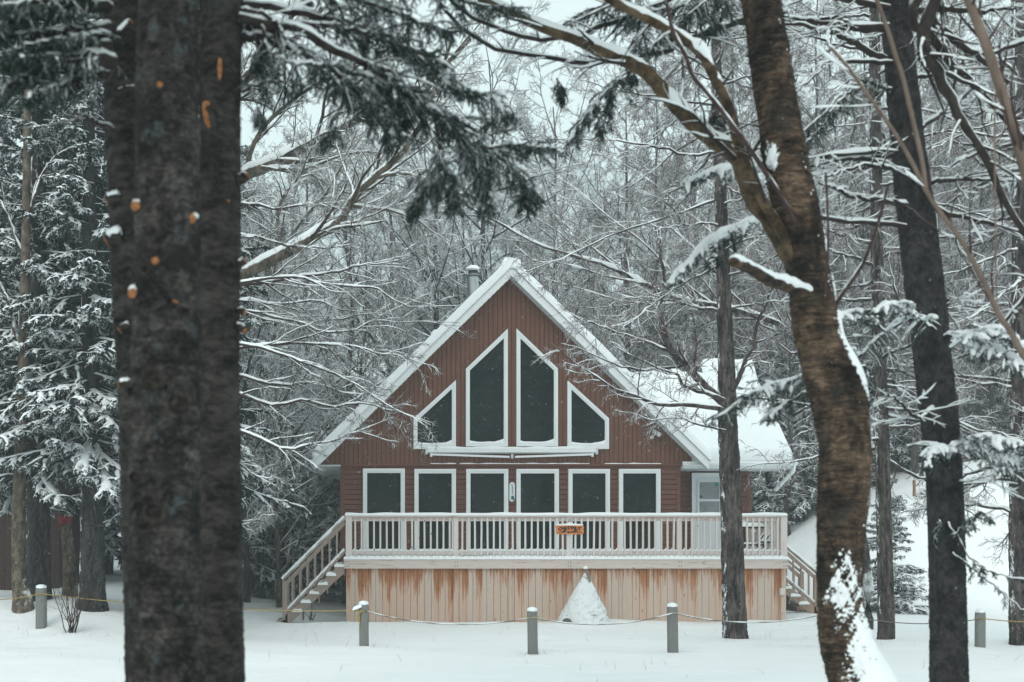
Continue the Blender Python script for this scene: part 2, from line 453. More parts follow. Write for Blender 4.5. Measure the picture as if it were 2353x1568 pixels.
# cottage
t = NT('gable_siding'); n = t.noise(3.2, 6, .65, t.coords((6, 1, .6))); g = t.noise(120, 3, .7)
col = t.ramp(t.math('ADD', t.math('MULTIPLY', n, .7), t.math('MULTIPLY', g, .3)), [(.3, (.130, .060, .041)), (.7, (.192, .093, .066))])
t.bump(t.noise(60, 5, .7, t.coords((4, 1, .3))), .3, .01); M['gable'] = t.done(col, .75, .2)
t = NT('lap_siding'); n = t.noise(3.2, 6, .65, t.coords((.6, 1, 6)))
t.bump(t.noise(60, 5, .7, t.coords((.3, 1, 4))), .3, .01); M['lap'] = t.done(t.ramp(n, [(.3, (.122, .054, .040)), (.7, (.185, .086, .064))]), .75, .2)
M['wall_dark'] = plain('wall_dark', (.03, .016, .013), .9)
M['white'] = plain('white_trim', (.76, .80, .81), .45, .03, 3.)
M['soffit'] = plain('soffit_white', (.70, .735, .74), .6, .05, 4.)
t = NT('glass_pane'); n = t.noise(1.5, 9, .78, t.coords((1, 1, 1.3)), dist=3.0)
t.bump(t.noise(1.6, 2, .5), .04, .05); M['glass'] = t.done(t.ramp(n, [(.35, (.003, .0075, .007)), (.62, (.012, .0215, .0205)), (.8, (.05, .072, .069))]), .08, .14)  # tree reflections painted into the pane colour as paler noise streaks
M['door'] = plain('door_white', (.66, .72, .75), .45, .03, 3.)
M['blind'] = plain('door_glass', (.22, .25, .26), .25, .2, 5.)
M['steel'] = plain('flue_steel', (.55, .57, .58), .28, .12, 5., metal=.9)
M['steel_dark'] = plain('flue_dark', (.06, .065, .065), .5, .2, 8., metal=.4)
M['black'] = plain('black_metal', (.012, .013, .014), .45, .3, 9.)
M['shingle'] = plain('roof_shingle', (.06, .06, .06), .9, .3, 14.)
M['grey_white'] = plain('grey_enamel', (.60, .63, .63), .45, .06, 5.)
M['brass'] = plain('door_brass', (.42, .36, .25), .35, .1, 8., metal=.8)


def wood(name, grey, warm, top=None, z0=0., z1=1., board=.16, x_axis=True, amount=.5):
    """sawn boards gone grey; each board its own tone; where the weather has not reached them they stay orange"""
    t = NT(name); o = t.sep(t._obj)
    cell = t.math('FLOOR', t.math('DIVIDE', o[0] if x_axis else o[2], board))
    wn = t.node('ShaderNodeTexWhiteNoise', noise_dimensions='1D'); t.put(wn.inputs['W'], cell); rnd = wn.outputs['Value']
    grain = t.noise(7, 7, .7, t.coords((9, 9, .7) if x_axis else (.7, 9, 9)), dist=.4)
    streak = t.noise(4.5, 5, .65, t.coords((5, 5, .35) if x_axis else (.5, 5, 5), off=(1.3, 0, 0)))
    g = tuple(q * .72 for q in grey)
    base = t.mix(grain, g, tuple(min(1, q * 1.2) for q in grey))
    base = t.mix(t.math('MULTIPLY', rnd, .75), base, tuple(min(1, a * .55 + b * .6) for a, b in zip(grey, warm)))
    if top:
        zz = t.range(o[2], z0, z1)
        f = t.math('ADD', t.math('ADD', t.math('MULTIPLY', zz, 1.42), t.math('MULTIPLY', t.math('SUBTRACT', streak, .5), 2.6)), t.math('MULTIPLY', t.math('SUBTRACT', rnd, .5), .95))
        base = t.mix(t.range(f, .6, 1.1, 0, .95), base, t.mix(grain, tuple(q * .55 for q in warm), tuple(q * 1.1 for q in warm)))
        base = t.mix(t.math('MULTIPLY', t.range(f, 1.05, 1.5), t.range(grain, .45, .65)), base, tuple(q * .3 for q in warm))
    else:
        base = t.mix(t.range(streak, .56, .72, 0, amount), base, t.mix(grain, tuple(q * .6 for q in warm), warm))
    kn = t.voronoi(2.4, t.coords((2.2, 2.2, 1.) if x_axis else (1., 2.2, 2.2)))
    base = t.mix(t.range(kn, .05, .1, .75, 0.), base, tuple(q * .22 for q in warm))
    t.bump(grain, .35, .01)
    return t.done(base, .8, .2)


M['skirt'] = wood('skirt_wood', (.56, .465, .395), (.44, .185, .08), True, .25, 1.42, .165)
M['rail_wood'] = wood('rail_wood', (.67, .655, .645), (.34, .155, .07), board=.4, x_axis=False, amount=.7)
M['post_wood'] = wood('post_wood', (.69, .69, .685), (.40, .23, .15), board=3., amount=.25)
M['stair_wood'] = wood('stair_wood', (.33, .27, .235), (.30, .15, .075), board=.7, amount=.5)
M['bollard_wood'] = wood('bollard_wood', (.19, .20, .192), (.13, .12, .10), board=9., amount=.4)
M['shed_wood'] = wood('shed_wood', (.060, .036, .034), (.075, .035, .03), board=.2, amount=.3)
M['sign_wood'] = plain('sign_wood', (.62, .21, .055), .55, .2, 25.)
M['ink'] = plain('sign_letter', (.012, .009, .007), .7, .2, 9.)
M['sign_trim'] = plain('sign_carving', (.12, .05, .02), .7, .3, 30.)
M['rope'] = plain('rope_yellow', (.32, .235, .075), .8, .4, 40.)
M['rope_old'] = plain('rope_grey', (.13, .125, .11), .85, .4, 40.)
M['red'] = plain('red_cloth', (.22, .025, .035), .8, .25, 9.)
M['stake'] = plain('stake_wood', (.24, .13, .07), .8, .2, 12.)
M['thermo'] = plain('thermometer_white', (.72, .78, .80), .4, .03, 5.)
M['teal'] = plain('thermometer_teal', (.03, .16, .19), .5, .4, 40.)
M['green'] = plain('sticker_green', (.02, .24, .12), .5, .1, 9.)
M['rock'] = plain('rock_grey', (.10, .10, .10), .9, .4, 12.)
t = NT('wrap_cloth'); col = t.ramp(t.noise(9, 5, .65), [(.3, (.16, .155, .145)), (.7, (.34, .33, .31))])
n = t.noise(5.5, 6, .7, t.coords((1, 1, 2.2), world=True)); rv = t.sep(t._obj)
col = t.mix(t.range(n, .33, .43), col, SNOWC); t.bump(n, .9, .06); M['wrap'] = t.done(col, .8, .2)
M['grass'] = plain('dry_grass', (.16, .11, .06), .8, .3, 9.)
# ------------------------------------------------------------------ ground
def make_ground():
    xs = np.concatenate([np.linspace(-520, -30, 40)[:-1], np.linspace(-30, 40, 220), np.linspace(40, 760, 50)[1:]])
    ys = np.concatenate([np.linspace(-30, 8, 14)[:-1], np.linspace(8, 48, 170), np.linspace(48, 700, 80)[1:]])
    X, Y = np.meshgrid(xs, ys, indexing='ij'); Z = ground(X, Y)
    for x, y, r, a in ((-4.65, 22.0, 1.0, .16), (7.03, 20.3, .9, .10), (11.6, 29.5, 1.0, .10), (9.7, 19.9, .8, .08), (12.0, 20, .9, .12), (-6.0, 23, 1.2, .12)):
        Z += a * np.exp(-((X - x) ** 2 + (Y - y) ** 2) / r ** 2)      # drifts against trunks
    Z -= .3 * np.exp(-(((X + .5) / .9) ** 2 + ((Y - 27.9) / 1.0) ** 2))     # hollow under the left stair
    b = MB(); ny = len(ys); g = np.arange(X.size).reshape(X.shape)
    q = np.stack([g[:-1, :-1], g[1:, :-1], g[1:, 1:], g[:-1, 1:]], -1).reshape(-1, 4)
    b.raw(np.stack([X, Y, Z], -1).reshape(-1, 3), q, np.full(len(q), 4), 0, True)
    return tag(obj('snow_ground', b, M['ground']), 'smooth snow covered ground rising to a bank and a hillside', 'snow', kind='structure')


make_ground()

# ------------------------------------------------------------------ cottage
WD, GD, FD = 29.5, 29.44, 29.0
HC = 4.28                                   # centre line of the gable
WX0, WX1 = -.079, 8.709
SL = .98
Z_EAVE, Z_APEX = 3.92, 8.72
house = thing('cottage', 'brown gabled cottage with white framed windows under a snow covered roof', 'cottage', (HC, WD, 0))


def hx(X, d=WD): return (X - PX0) * d / FPX
def hz(Y, d=WD): return CZ + (HY - Y) * d / FPX


# lower wall with lapped boards
b = MB(); zz = np.arange(.9, Z_EAVE, .131)
b.box(WX0 + .02, WX1 - .02, WD + .03, 42.5, .3, Z_EAVE - .01, 1)
for z in zz:
    z1 = min(z + .131, Z_EAVE - .02)
    b.prism_x([(WD - .022, z + .013), (WD + .04, z + .013), (WD + .04, z1), (WD, z1)], WX0 + .09, WX1 - .09, 0)
b.box(WX0 - .01, WX0 + .09, WD - .022, WD + .06, .9, Z_EAVE - .02, 0)
b.box(WX1 - .09, WX1 + .01, WD - .022, WD + .06, .9, Z_EAVE - .02, 0)
b.box(WX0 + .09, WX1 - .09, WD - .03, WD - .001, Z_EAVE - .13, Z_EAVE - .022, 0)
obj('wall', b, [M['lap'], M['wall_dark']], house)
# gable of upright boards
b = MB(); half = (Z_APEX - Z_EAVE) / SL; w = .1203
b.prism([(HC - half, Z_EAVE), (HC + half, Z_EAVE), (HC, Z_APEX)], GD + .015, WD + .2, 1)
x = HC - half + .03
while x < HC + half - .05:
    xa, xb = x + .0075, x + w - .0075
    za, zb = (Z_APEX - SL * abs(q - HC) for q in (xa, xb))
    poly = [(xa, Z_EAVE), (xb, Z_EAVE), (xb, zb)] + ([(HC, Z_APEX)] if xa < HC < xb else []) + [(xa, za)]
    if min(za, zb) > Z_EAVE + .02: b.prism(poly, GD, GD + .03, 0)
    x += w
gw = obj('gable_wall', b, [M['gable'], M['wall_dark']], house)
b = MB(); b.box(HC - half + .02, HC + half - .02, GD - .035, GD + .05, Z_EAVE - .05, Z_EAVE - .003, 0)
dr = obj('drip_board', b, M['lap'], gw)
b = MB()
for x0, x1 in ((2.25, 2.9), (3.0, 6.35), (6.75, 8.2)):
    xs = np.linspace(x0, x1, 40); b.strip(xs, Z_EAVE + .018 + .012 * wob(xs, 0, 0, 4), Z_EAVE - .003, GD - .036, GD - .001)
obj('snow', b, M['snow'], dr)

# roof: two slabs, white rake boards, snow
TH = .21; HWD = 5.02; RY0, RY1 = FD, 42.9
z_top = lambda x: Z_APEX + .20 - SL * abs(x - HC)
b = MB()
for sg in (-1, 1):
    xe = HC + sg * HWD
    poly = [(HC, z_top(HC)), (xe, z_top(xe)), (xe, z_top(xe) - TH * 1.0), (HC, z_top(HC) - TH)]
    if sg < 0: poly = poly[::-1]
    b.prism(poly[::-1], RY0 + .03, RY1, 0)
roof = obj('roof', b, [M['soffit']], house)
for sg in (-1, 1):
    xe = HC + sg * (HWD + .005)
    poly = [(HC, z_top(HC) + .01), (xe, z_top(xe) + .01), (xe, z_top(xe) - .25), (HC, z_top(HC) - .25)]
    b = MB(); b.prism(poly if sg < 0 else poly[::-1], RY0, RY0 + .027)
    obj('rake_board', b, M['white'], roof)
    b = MB()      # hollow of the soffit under the rake, thin ribs
    for k in range(46):
        x = HC + sg * (k + .5) * HWD / 46
        zt = z_top(x) - TH - .004
        b.box(x - .006, x + .006, RY0 + .03, GD, zt - .012, zt, 0)
    obj('rake_soffit', b, M['soffit'], roof)
for x0, x1 in ((HC - HWD + .02, WX0 - .004), (WX1 + .004, HC + HWD - .02)):       # flat boxed eaves
    b = MB(); b.box(x0, x1, RY0 + .06, 42.6, Z_EAVE - .07, Z_EAVE - .055)
    for k in range(40): b.box(x0 + .01, x1 - .01, RY0 + .2 + k * .33, RY0 + .212 + k * .33, Z_EAVE - .074, Z_EAVE - .07)
    obj('eave_soffit', b, M['white'], roof)
for sg in (-1, 1):
    x = HC + sg * HWD; b = MB()
    b.box(min(x, x + sg * .03), max(x, x + sg * .03), RY0, 42.9, Z_EAVE - .09, z_top(x) + .01)
    b.bar((x + sg * .075, RY0 + .02, z_top(x) - .05), (x + sg * .075, 42.8, z_top(x) - .05), .09, .11)
    obj('gutter', b, M['white'], roof)
b = MB(); n_ = np.array([SL, 1.0]) / math.hypot(1, SL)
for sg in (-1, 1):
    xe = HC + sg * (HWD + .06)
    b.sheet((HC - sg * .02, RY0 - .05, z_top(HC) + .02), (xe - HC, 0, z_top(xe) - z_top(HC)), (0, RY1 - RY0 + .1, 0), 60, 60, .20, amp=.07, freq=.9, edge=.10, seed=sg, up=(sg * n_[0] * .5, -.06, 1.0))
b.sheet((HC - .25, RY0 - .04, z_top(HC) - .05), (.5, 0, 0), (0, RY1 - RY0 + .08, 0), 4, 60, .30, amp=.05, freq=1.5, edge=.12)
for k, (X, Y, r) in enumerate(((1003, 742, .17), (1018, 733, .12), (985, 765, .13), (1010, 757, .1))):
    x = hx(X, 31.5); b.lathe([(r, 0), (r * 1.1, .2), (r * .9, .42), (r * .4, .5)], (x, 31.5 + .2 * k, z_top(x) + .05), 10)
obj('roof_snow', b, M['snow'], roof)
# flue
fx, fy = hx(1087, 33), 33.0
b = MB(); b.lathe([(.165, 0), (.165, 1.6), (.172, 1.6), (.172, 1.63)], (fx, fy, 8.05), 28)
fl = obj('flue', b, M['steel'], roof)
b = MB(); b.lathe([(.19, 0), (.19, .05), (.14, .05), (.14, .19)], (fx, fy, 9.60), 24); obj('flue_collar', b, M['steel_dark'], fl)
b = MB(); b.lathe([(.2, 0), (.205, .05)], (fx, fy, 9.785), 24); obj('flue_cap', b, M['steel'], fl)
b = MB(); b.lathe([(.20, 0), (.19, .05), (.13, .10), (.05, .115)], (fx, fy, 9.835), 20); obj('snow', b, M['snow'], fl)


def window(outer, inner, plane, name='window', bottom_snow=True, parent=house, seed=0):
    f = MB(); o = [(hx(X, plane), hz(Y, plane)) for X, Y in outer]; i = [(hx(X, plane), hz(Y, plane)) for X, Y in inner]
    p = MB(); p.prism(i, plane - .03, plane - .012)
    pane = obj(name, p, M['glass'], parent)
    f.ring(o, i, plane - .075, plane + .01)
    mid = [((a[0] * .42 + c[0] * .58), (a[1] * .42 + c[1] * .58)) for a, c in zip(o, i)]
    f.ring(o, mid, plane - .09, plane - .074)
    obj('frame', f, M['white'], pane)
    if bottom_snow:
        xl = min(q[0] for q in i); xr = max(q[0] for q in i); zb = min(q[1] for q in i)
        xs = np.linspace(xl, xr, 26); u = (xs - xl) / (xr - xl)
        h = .028 + .045 * (np.abs(u - .45) * 2) ** 2.6 + .03 * u ** 8 + .008 * wob(xs, 0, 0, 6, seed)
        s = MB(); s.strip(xs, zb + h, zb - .01, plane - .074, plane - .03)
        obj('snow', s, M['snow'], pane)
    return pane


for X0, X1 in ((834, 930), (952, 1047), (1071, 1167), (1186, 1283), (1305, 1400), (1421, 1516)):
    dt = -1 if X0 == 834 else 0
    window([(X0, 1274), (X1, 1274), (X1, 1079 + dt), (X0, 1079 + dt)], [(X0 + 9.5, 1262), (X1 - 9.5, 1262), (X1 - 9.5, 1089 + dt), (X0 + 9.5, 1089 + dt)], WD - .012, bottom_snow=False)
window([(1070, 1027), (1166, 1027), (1166, 757), (1070, 849)], [(1079, 1019), (1157, 1019), (1157, 779), (1079, 853)], GD - .002, seed=1)
window([(1186, 1027), (1281, 1027), (1281, 849), (1186, 757)], [(1195, 1019), (1272, 1019), (1272, 853), (1195, 779)], GD - .002, seed=2)
window([(950, 1033), (1047, 1033), (1047, 875), (950, 963)], [(959, 1022), (1038, 1022), (1038, 895), (959, 968)], GD - .002, seed=3)
window([(1303, 1033), (1398, 1033), (1398, 963), (1303, 876)], [(1312, 1022), (1389, 1022), (1389, 968), (1312, 896)], GD - .002, seed=4)

# rolled-up awning under the upper windows
b = MB(); za = hz(1037, GD)
b.prism_x([(GD - .16, za - .05), (GD - .01, za - .075), (GD - .01, za + .06), (GD - .10, za + .075), (GD - .16, za + .045)], hx(981, GD), hx(1367, GD))
aw = obj('awning', b, M['white'], house)
for X in (979, 1369):
    b = MB(); b.box(hx(X, GD) - .025, hx(X, GD) + .025, GD - .17, GD - .003, za - .10, za + .07); obj('end_bracket', b, M['grey_white'], aw)
for xa, xb in ((990, 1169), (1359, 1182)):
    b = MB(); b.bar((hx(xa, GD), GD - .12, za - .10), (hx(xb, GD), GD - .13, za - .165), .05, .05); b.lathe([(.035, -.05), (.035, .05)], (hx(xa, GD), GD - .12, za - .11), 12)
    obj('arm', b, M['white'], aw)
b = MB(); b.box(hx(1176, GD) - .03, hx(1176, GD) + .03, GD - .10, GD - .02, za - .2, za - .08); obj('arm_bracket', b, M['grey_white'], aw)
xs = np.linspace(hx(983, GD), hx(1340, GD), 90)
b = MB(); b.strip(xs, za + .10 + .02 * wob(xs, 0, 0, 2.2), za + .06, GD - .12, GD - .012); obj('snow', b, M['snow'], aw)

# side wing with the door
VD = 30.5
VX1 = (1725 - PX0) * VD / FPX
b = MB()
b.box(WX1 + .02, VX1 - .02, VD + .03, 33.4, .3, 3.88, 1)
for z in zz:
    b.prism_x([(VD - .022, z + .013), (VD + .04, z + .013), (VD + .04, min(z + .131, 3.88)), (VD, min(z + .131, 3.88))], WX1 + .012, VX1 - .09, 0)
    b.prism([(VX1 + .016, z), (VX1, min(z + .131, 3.88)), (VX1 - .04, min(z + .131, 3.88)), (VX1 - .04, z)], VD + .07, 33.4, 0)
b.box(VX1 - .09, VX1 + .02, VD - .022, VD + .07, .9, 3.88, 0)
for s_ in (VX1 - .06,):    # wing gable end
    b.prism_x([(VD + .02, 3.87), (33.38, 3.87), (31.9, 5.9)], s_, s_ + .05, 0)
obj('wing_wall', b, [M['lap'], M['wall_dark']], house)
EY0, RDY, EY1 = 29.3, 31.9, 34.5
EZ, RZ = 3.98, 6.50
XL, XR = 8.0, 11.52
b = MB(); b.prism_x([(EY0, EZ - .12), (EY0, EZ), (RDY, RZ), (EY1, EZ), (EY1, EZ - .12), (RDY, RZ - .16)], HC + HWD - .3, XR)
wr = obj('wing_roof', b, M['soffit'], house)
b = MB(); b.box(WX1 + .012, XR, EY0 + .02, VD - .02, EZ - .175, EZ - .158)
for k in range(11): b.box(WX1 + .03 + k * .25, WX1 + .04 + k * .25, EY0 + .03, VD - .03, EZ - .178, EZ - .174)
obj('eave_soffit', b, M['soffit'], wr)
b = MB(); b.box(WX1 + .012, XR + .004, EY0 - .012, EY0 - .001, EZ - .19, EZ - .01)
b.prism_x([(EY0 - .11, EZ + .0), (EY0 - .125, EZ - .05), (EY0 - .09, EZ - .125), (EY0 - .013, EZ - .125), (EY0 - .013, EZ + .0)], HC + HWD + .02, XR + .13)
obj('gutter', b, M['white'], wr)
b = MB(); b.prism_x([(EY0, EZ - .16), (EY0, EZ + .02), (RDY, RZ + .02), (EY1, EZ + .02), (EY1, EZ - .16), (RDY, RZ - .2)], XR + .001, XR + .025); obj('rake_board', b, M['white'], wr)
b = MB()
b.bar((XR + .06, EY0 - .06, EZ - .11), (XR + .03, EY0 - .02, EZ - .30), .075, .065); b.bar((XR + .035, EY0 - .03, EZ - .27), (XR - .20, EY0 + .55, EZ - .72), .075, .065)
obj('downspout', b, M['white'], wr)
b = MB()
b.sheet((HC + HWD + .02, EY0 - .06, EZ + .01), (XR + .04 - (HC + HWD + .02), 0, 0), (0, RDY - EY0 + .06, RZ - EZ), 60, 44, .24, amp=.13, freq=1.1, edge=.13, skew=(-2.75, 0, 0), up=(0, -.35, .95))
b.sheet((HC + HWD - 2.7, RDY - .02, RZ + .01), (XR + .04 - (HC + HWD - 2.7), 0, 0), (0, EY1 - RDY, EZ - RZ), 30, 24, .24, amp=.2, freq=1.6, edge=.12)
for X0, X1, h in ((1475, 1526, .30), (1530, 1566, .28), (1568, 1612, .22)):
    x0, x1 = hx(X0, RDY), hx(X1, RDY); b.sheet((x0, RDY - .3, RZ - .12), (x1 - x0, 0, 0), (0, .6, 0), 8, 8, h + .12, amp=.2, edge=.22, seed=X0)
obj('wing_snow', b, M['snow'], wr)
# door
DX0, DX1 = hx(1588, VD), hx(1661, VD) + .12
b = MB(); b.box(DX0 + .08, DX1 - .08, VD - .03, VD + .02, 1.62, 3.66)
door = obj('door', b, M['door'], house)
b = MB(); b.ring([(DX0, 1.6), (DX1, 1.6), (DX1, 3.757), (DX0, 3.757)], [(DX0 + .085, 1.62), (DX1 - .085, 1.62), (DX1 - .085, 3.66), (DX0 + .085, 3.66)], VD - .09, VD + .01)
obj('frame', b, M['white'], door)
gx0, gx1 = hx(1606, VD), hx(1652, VD)
for z0, z1 in ((hz(1148, VD), hz(1109, VD)), (hz(1192, VD), hz(1153, VD))):
    b = MB(); b.box(gx0, gx1, VD - .045, VD - .029, z0, z1); obj('door_glass', b, M['blind'], door)
b = MB(); za_, zb_ = hz(1192, VD), hz(1109, VD)
b.ring([(gx0 - .06, za_ - .05), (gx1 + .06, za_ - .05), (gx1 + .06, zb_ + .05), (gx0 - .06, zb_ + .05)], [(gx0, za_), (gx1, za_), (gx1, zb_), (gx0, zb_)], VD - .058, VD - .029)
b.box(gx0, gx1, VD - .056, VD - .028, hz(1153, VD), hz(1148, VD))
for k in (0, 1): b.ring([(gx0 + k * .3 - .02, 1.75), (gx0 + k * .3 + .24, 1.75), (gx0 + k * .3 + .24, 2.32), (gx0 + k * .3 - .02, 2.32)], [(gx0 + k * .3 + .01, 1.78), (gx0 + k * .3 + .21, 1.78), (gx0 + k * .3 + .21, 2.29), (gx0 + k * .3 + .01, 2.29)], VD - .036, VD - .028)
obj('moulding', b, M['door'], door)
b = MB(); b.box(gx1 - .13, gx1 - .03, VD - .0475, VD - .0445, hz(1118, VD), hz(1111, VD)); obj('sticker', b, M['green'], door)
b = MB(); b.lathe([(.035, -.002), (.035, .001)], (gx0 + .04, VD - .046, hz(1142, VD)), 16, 0, 'y'); obj('round_sticker', b, M['black'], door)
b = MB(); b.lathe([(.028, -.07), (.03, -.05), (.012, -.045), (.012, 0)], (DX0 + .13, VD - .03, 2.58), 12, 0, 'y'); b.lathe([(.024, -.02), (.024, 0)], (DX0 + .13, VD - .03, 2.72), 12, 0, 'y'); obj('handle', b, M['brass'], door)

# ------------------------------------------------------------------ small things on the cottage
b = MB()
cx, cz = hx(1502, GD), hz(1002, GD)
cam = thing('security_camera', 'small white security camera on the gable wall right of the windows', 'camera', (cx, GD, cz))
b.bar((cx - .03, GD - .12, cz + .10), (cx + .12, GD - .22, cz - .02), .085, .085); b.bar((cx - .04, GD - .11, cz + .15), (cx + .13, GD - .23, cz + .03), .10, .012); obj('housing', b, M['grey_white'], cam)
b = MB(); b.lathe([(.05, -.03), (.05, 0)], (cx - .05, GD, cz - .04), 14, 0, 'y'); b.bar((cx - .05, GD - .02, cz - .04), (cx + .02, GD - .14, cz + .05), .03, .03); obj('bracket', b, M['grey_white'], cam)

tx, tz0, tz1 = hx(1176.5), hz(1154), hz(1109)
th = thing('wall_thermometer', 'long white thermometer with a teal foot hung between the middle windows', 'thermometer', (tx, WD, tz0))
w_ = .072; a = np.linspace(0, math.pi, 10)
b = MB(); b.prism([(tx + w_ * math.cos(q + math.pi), tz0 + w_ + w_ * math.sin(q + math.pi)) for q in a] + [(tx + w_ * math.cos(q), tz1 - w_ + w_ * math.sin(q)) for q in a], WD - .045, WD - .02)
obj('plate', b, M['thermo'], th)
b = MB(); b.box(tx - .006, tx + .006, WD - .05, WD - .044, tz0 + .19, tz1 - .10)
for k in range(9): b.box(tx + .008, tx + .026, WD - .048, WD - .0445, tz0 + .2 + k * .024, tz0 + .204 + k * .024)
obj('tube', b, M['ink'], th)
b = MB()
for k in range(9):
    q = RNG.uniform(-1, 1, 2); b.lathe([(.022, -.006), (.018, 0)], (tx + q[0] * .04, WD - .045, tz0 + .10 + q[1] * .065), 6, 0, 'y')
for k in range(4): b.box(tx - .04 + k * .02, tx - .03 + k * .02, WD - .048, WD - .0445, tz1 - .085, tz1 - .06)
obj('pattern', b, M['teal'], th)

lx, lz = WX0 - .10, hz(1117, 30.2)
fl_ = thing('floodlight', 'black twin floodlight by the cottage corner under the left eave', 'floodlight', (lx, 30.0, lz))
b = MB()
b.bar((lx - .09, 29.95, lz + .12), (lx + .04, 29.92, lz + .08), .13, .12); obj('lamp_head', b, M['black'], fl_)
b = MB(); b.bar((lx - .07, 29.95, lz - .15), (lx + .05, 29.94, lz - .06), .12, .09); obj('lamp_head', b, M['black'], fl_)
b = MB(); b.bar((lx + .02, 29.98, lz - .12), (lx + .02, 29.98, lz + .1), .04, .04); b.bar((lx + .02, 29.98, lz), (WX0 + .02, 29.98, lz), .05, .05); obj('bracket', b, M['black'], fl_)

cx = (736 - PX0) * FD / FPX; ct = Z_EAVE - .08
wc = thing('wind_chime', 'dark wind chime hanging under the left roof corner', 'wind chime', (cx, FD + .15, ct))
b = MB(); b.bar((cx, FD + .15, ct), (cx, FD + .15, ct - .27), .006, .006, up=(1, 0, 0)); b.bar((cx, FD + .15, ct - .4), (cx, FD + .15, ct - .78), .006, .006, up=(1, 0, 0)); obj('cord', b, M['black'], wc)
b = MB(); b.lathe([(.05, 0), (.05, .015)], (cx, FD + .15, ct - .27), 12); b.lathe([(.09, 0), (.07, .03)], (cx, FD + .15, ct - .50), 12); obj('disc', b, M['black'], wc)
for k in range(4):
    q = k * math.pi / 2 + .4; b = MB(); b.tubes([[(cx + .05 * math.cos(q), FD + .15 + .05 * math.sin(q), ct - .28), (cx + .06 * math.cos(q), FD + .15 + .06 * math.sin(q), ct - .49)]], [[.007, .007]], 6); obj('chime_tube', b, M['black'], wc)
b = MB(); b.bar((cx + .005, FD + .15, ct - .78), (cx + .02, FD + .15, ct - .90), .03, .008, up=(1, 0, 0)); obj('sail', b, M['black'], wc)


def rack(lab, X0, X1, Yt, Yb, d0, d1, legs):
    x0, x1 = hx(X0, d0), hx(X1, d0); zb, zt = hz(Yb, d0), hz(Yt, d1)
    t_ = thing('roof_panel', lab, 'panel', ((x0 + x1) / 2, d0, zb), 'panels standing on the wing roof')
    b = MB(); b.prism_x([(d0, zb), (d1, zt), (d1, zt + .06), (d0, zb + .06)], x0, x1); obj('panel', b, M['black'], t_)
    b = MB(); b.sheet((x0 - .03, d0 - .04, zb + .055), (x1 - x0 + .06, 0, 0), (0, d1 - d0 + .06, zt - zb), 14, 12, .22, amp=.18, edge=.14, seed=X0, up=(0, -.3, .95)); obj('snow', b, M['snow'], t_)
    for X in legs:
        x = hx(X, d0); y = d0 + .03
        zr = lambda yy: EZ + (RZ - EZ) * (yy - EY0) / (RDY - EY0) if yy < RDY else RZ - (RZ - EZ) * (yy - RDY) / (RDY - EY0)
        b = MB(); b.bar((x, y, zb + .01), (x, y - .04, zr(y - .04) - .05), .07, .05); obj('leg', b, M['black'], t_)


rack('snow loaded panel on dark legs half way up the wing roof', 1640, 1764, 931, 949, 30.45, 30.75, (1642, 1700, 1760))
rack('snow loaded panel standing tilted on the ridge of the wing roof', 1622, 1738, 842, 886, 31.6, 31.95, (1630, 1730))

# ------------------------------------------------------------------ deck
KD = 27.0
kx = lambda X, d=KD: (X - PX0) * d / FPX
DKX0, DKX1, DKZ = kx(794), kx(1807), 1.50
deck = thing('deck', 'raised wooden deck with a snow topped railing and upright skirt boards', 'deck', ((DKX0 + DKX1) / 2, KD, 0))
b = MB()
for k in range(24): b.box(DKX0 + .01, DKX1 - .01, KD + .01 + k * .145, KD + .15 + k * .145, DKZ - .04, DKZ)
obj('deck_floor', b, M['rail_wood'], deck)
b = MB(); x = DKX0 + .06; k = 0
while x < DKX1 - .1:
    x1 = min(x + .165, DKX1 - .05); j = RNG.uniform(0, .008)
    b.box(x + .004, x1 - .004, KD + .06 - j, KD + .085 - j, float(ground((x + x1) / 2, KD)) - .25, 1.31); x = x1
obj('skirt', b, M['skirt'], deck)
b = MB(); b.box(DKX0 + .07, DKX1 - .06, KD + .1, KD + .13, -.2, 1.3); b.box(DKX0 + .05, DKX0 + .08, KD + .1, 29.45, -.2, 1.3); b.box(DKX1 - .08, DKX1 - .05, KD + .1, 30.4, -.2, 1.3); obj('skirt_backing', b, M['wall_dark'], deck)
b = MB(); x = KD + .1
while x < 29.3: b.box(DKX0 + .02, DKX0 + .045, x + .004, x + .161, -.2, 1.31); x += .165
while x < 30.3: b.box(DKX1 - .045, DKX1 - .02, x + .004, x + .161, -.2, 1.31); x += .165
obj('side_skirt', b, M['skirt'], deck)
b = MB(); b.box(DKX0 - .03, DKX1 + .03, KD - .035, KD + .003, 1.245, 1.462); b.box(DKX0 - .03, DKX0 + .01, KD + .004, 29.4, 1.245, 1.462); b.box(DKX1 - .01, DKX1 + .03, KD + .004, 30.4, 1.245, 1.462)
fb = obj('rim_board', b, M['rail_wood'], deck)
b = MB()
for X in (798, 1048, 1308, 1562, 1803):
    for dx in (-.03, .03):
        for dz in (1.30, 1.40): b.lathe([(.012, -.008), (.012, 0)], (kx(X) + dx, KD - .034, dz), 8, 0, 'y')
obj('bolts', b, M['black'], fb)
PXS = (801.5, 1048, 1308, 1562, 1801)
for X in PXS:
    x = kx(X); b = MB(); b.box(x - .055, x + .055, KD + .005, KD + .10, 1.465, 2.46) if X not in (801.5, 1801) else b.box(x - .075, x + .075, KD - .03, KD + .11, 1.465, 2.46)
    obj('post', b, M['post_wood'], deck)
    b = MB(); b.box(x - .06, x + .06, KD + .012, KD + .055, -.25, 1.243); obj('skirt_post', b, M['skirt'], deck)
for X in (1174, 1436, 1686):
    x = kx(X); b = MB(); b.box(x - .035, x + .035, KD + .03, KD + .055, -.25, 1.243); obj('skirt_batten', b, M['skirt'], deck)
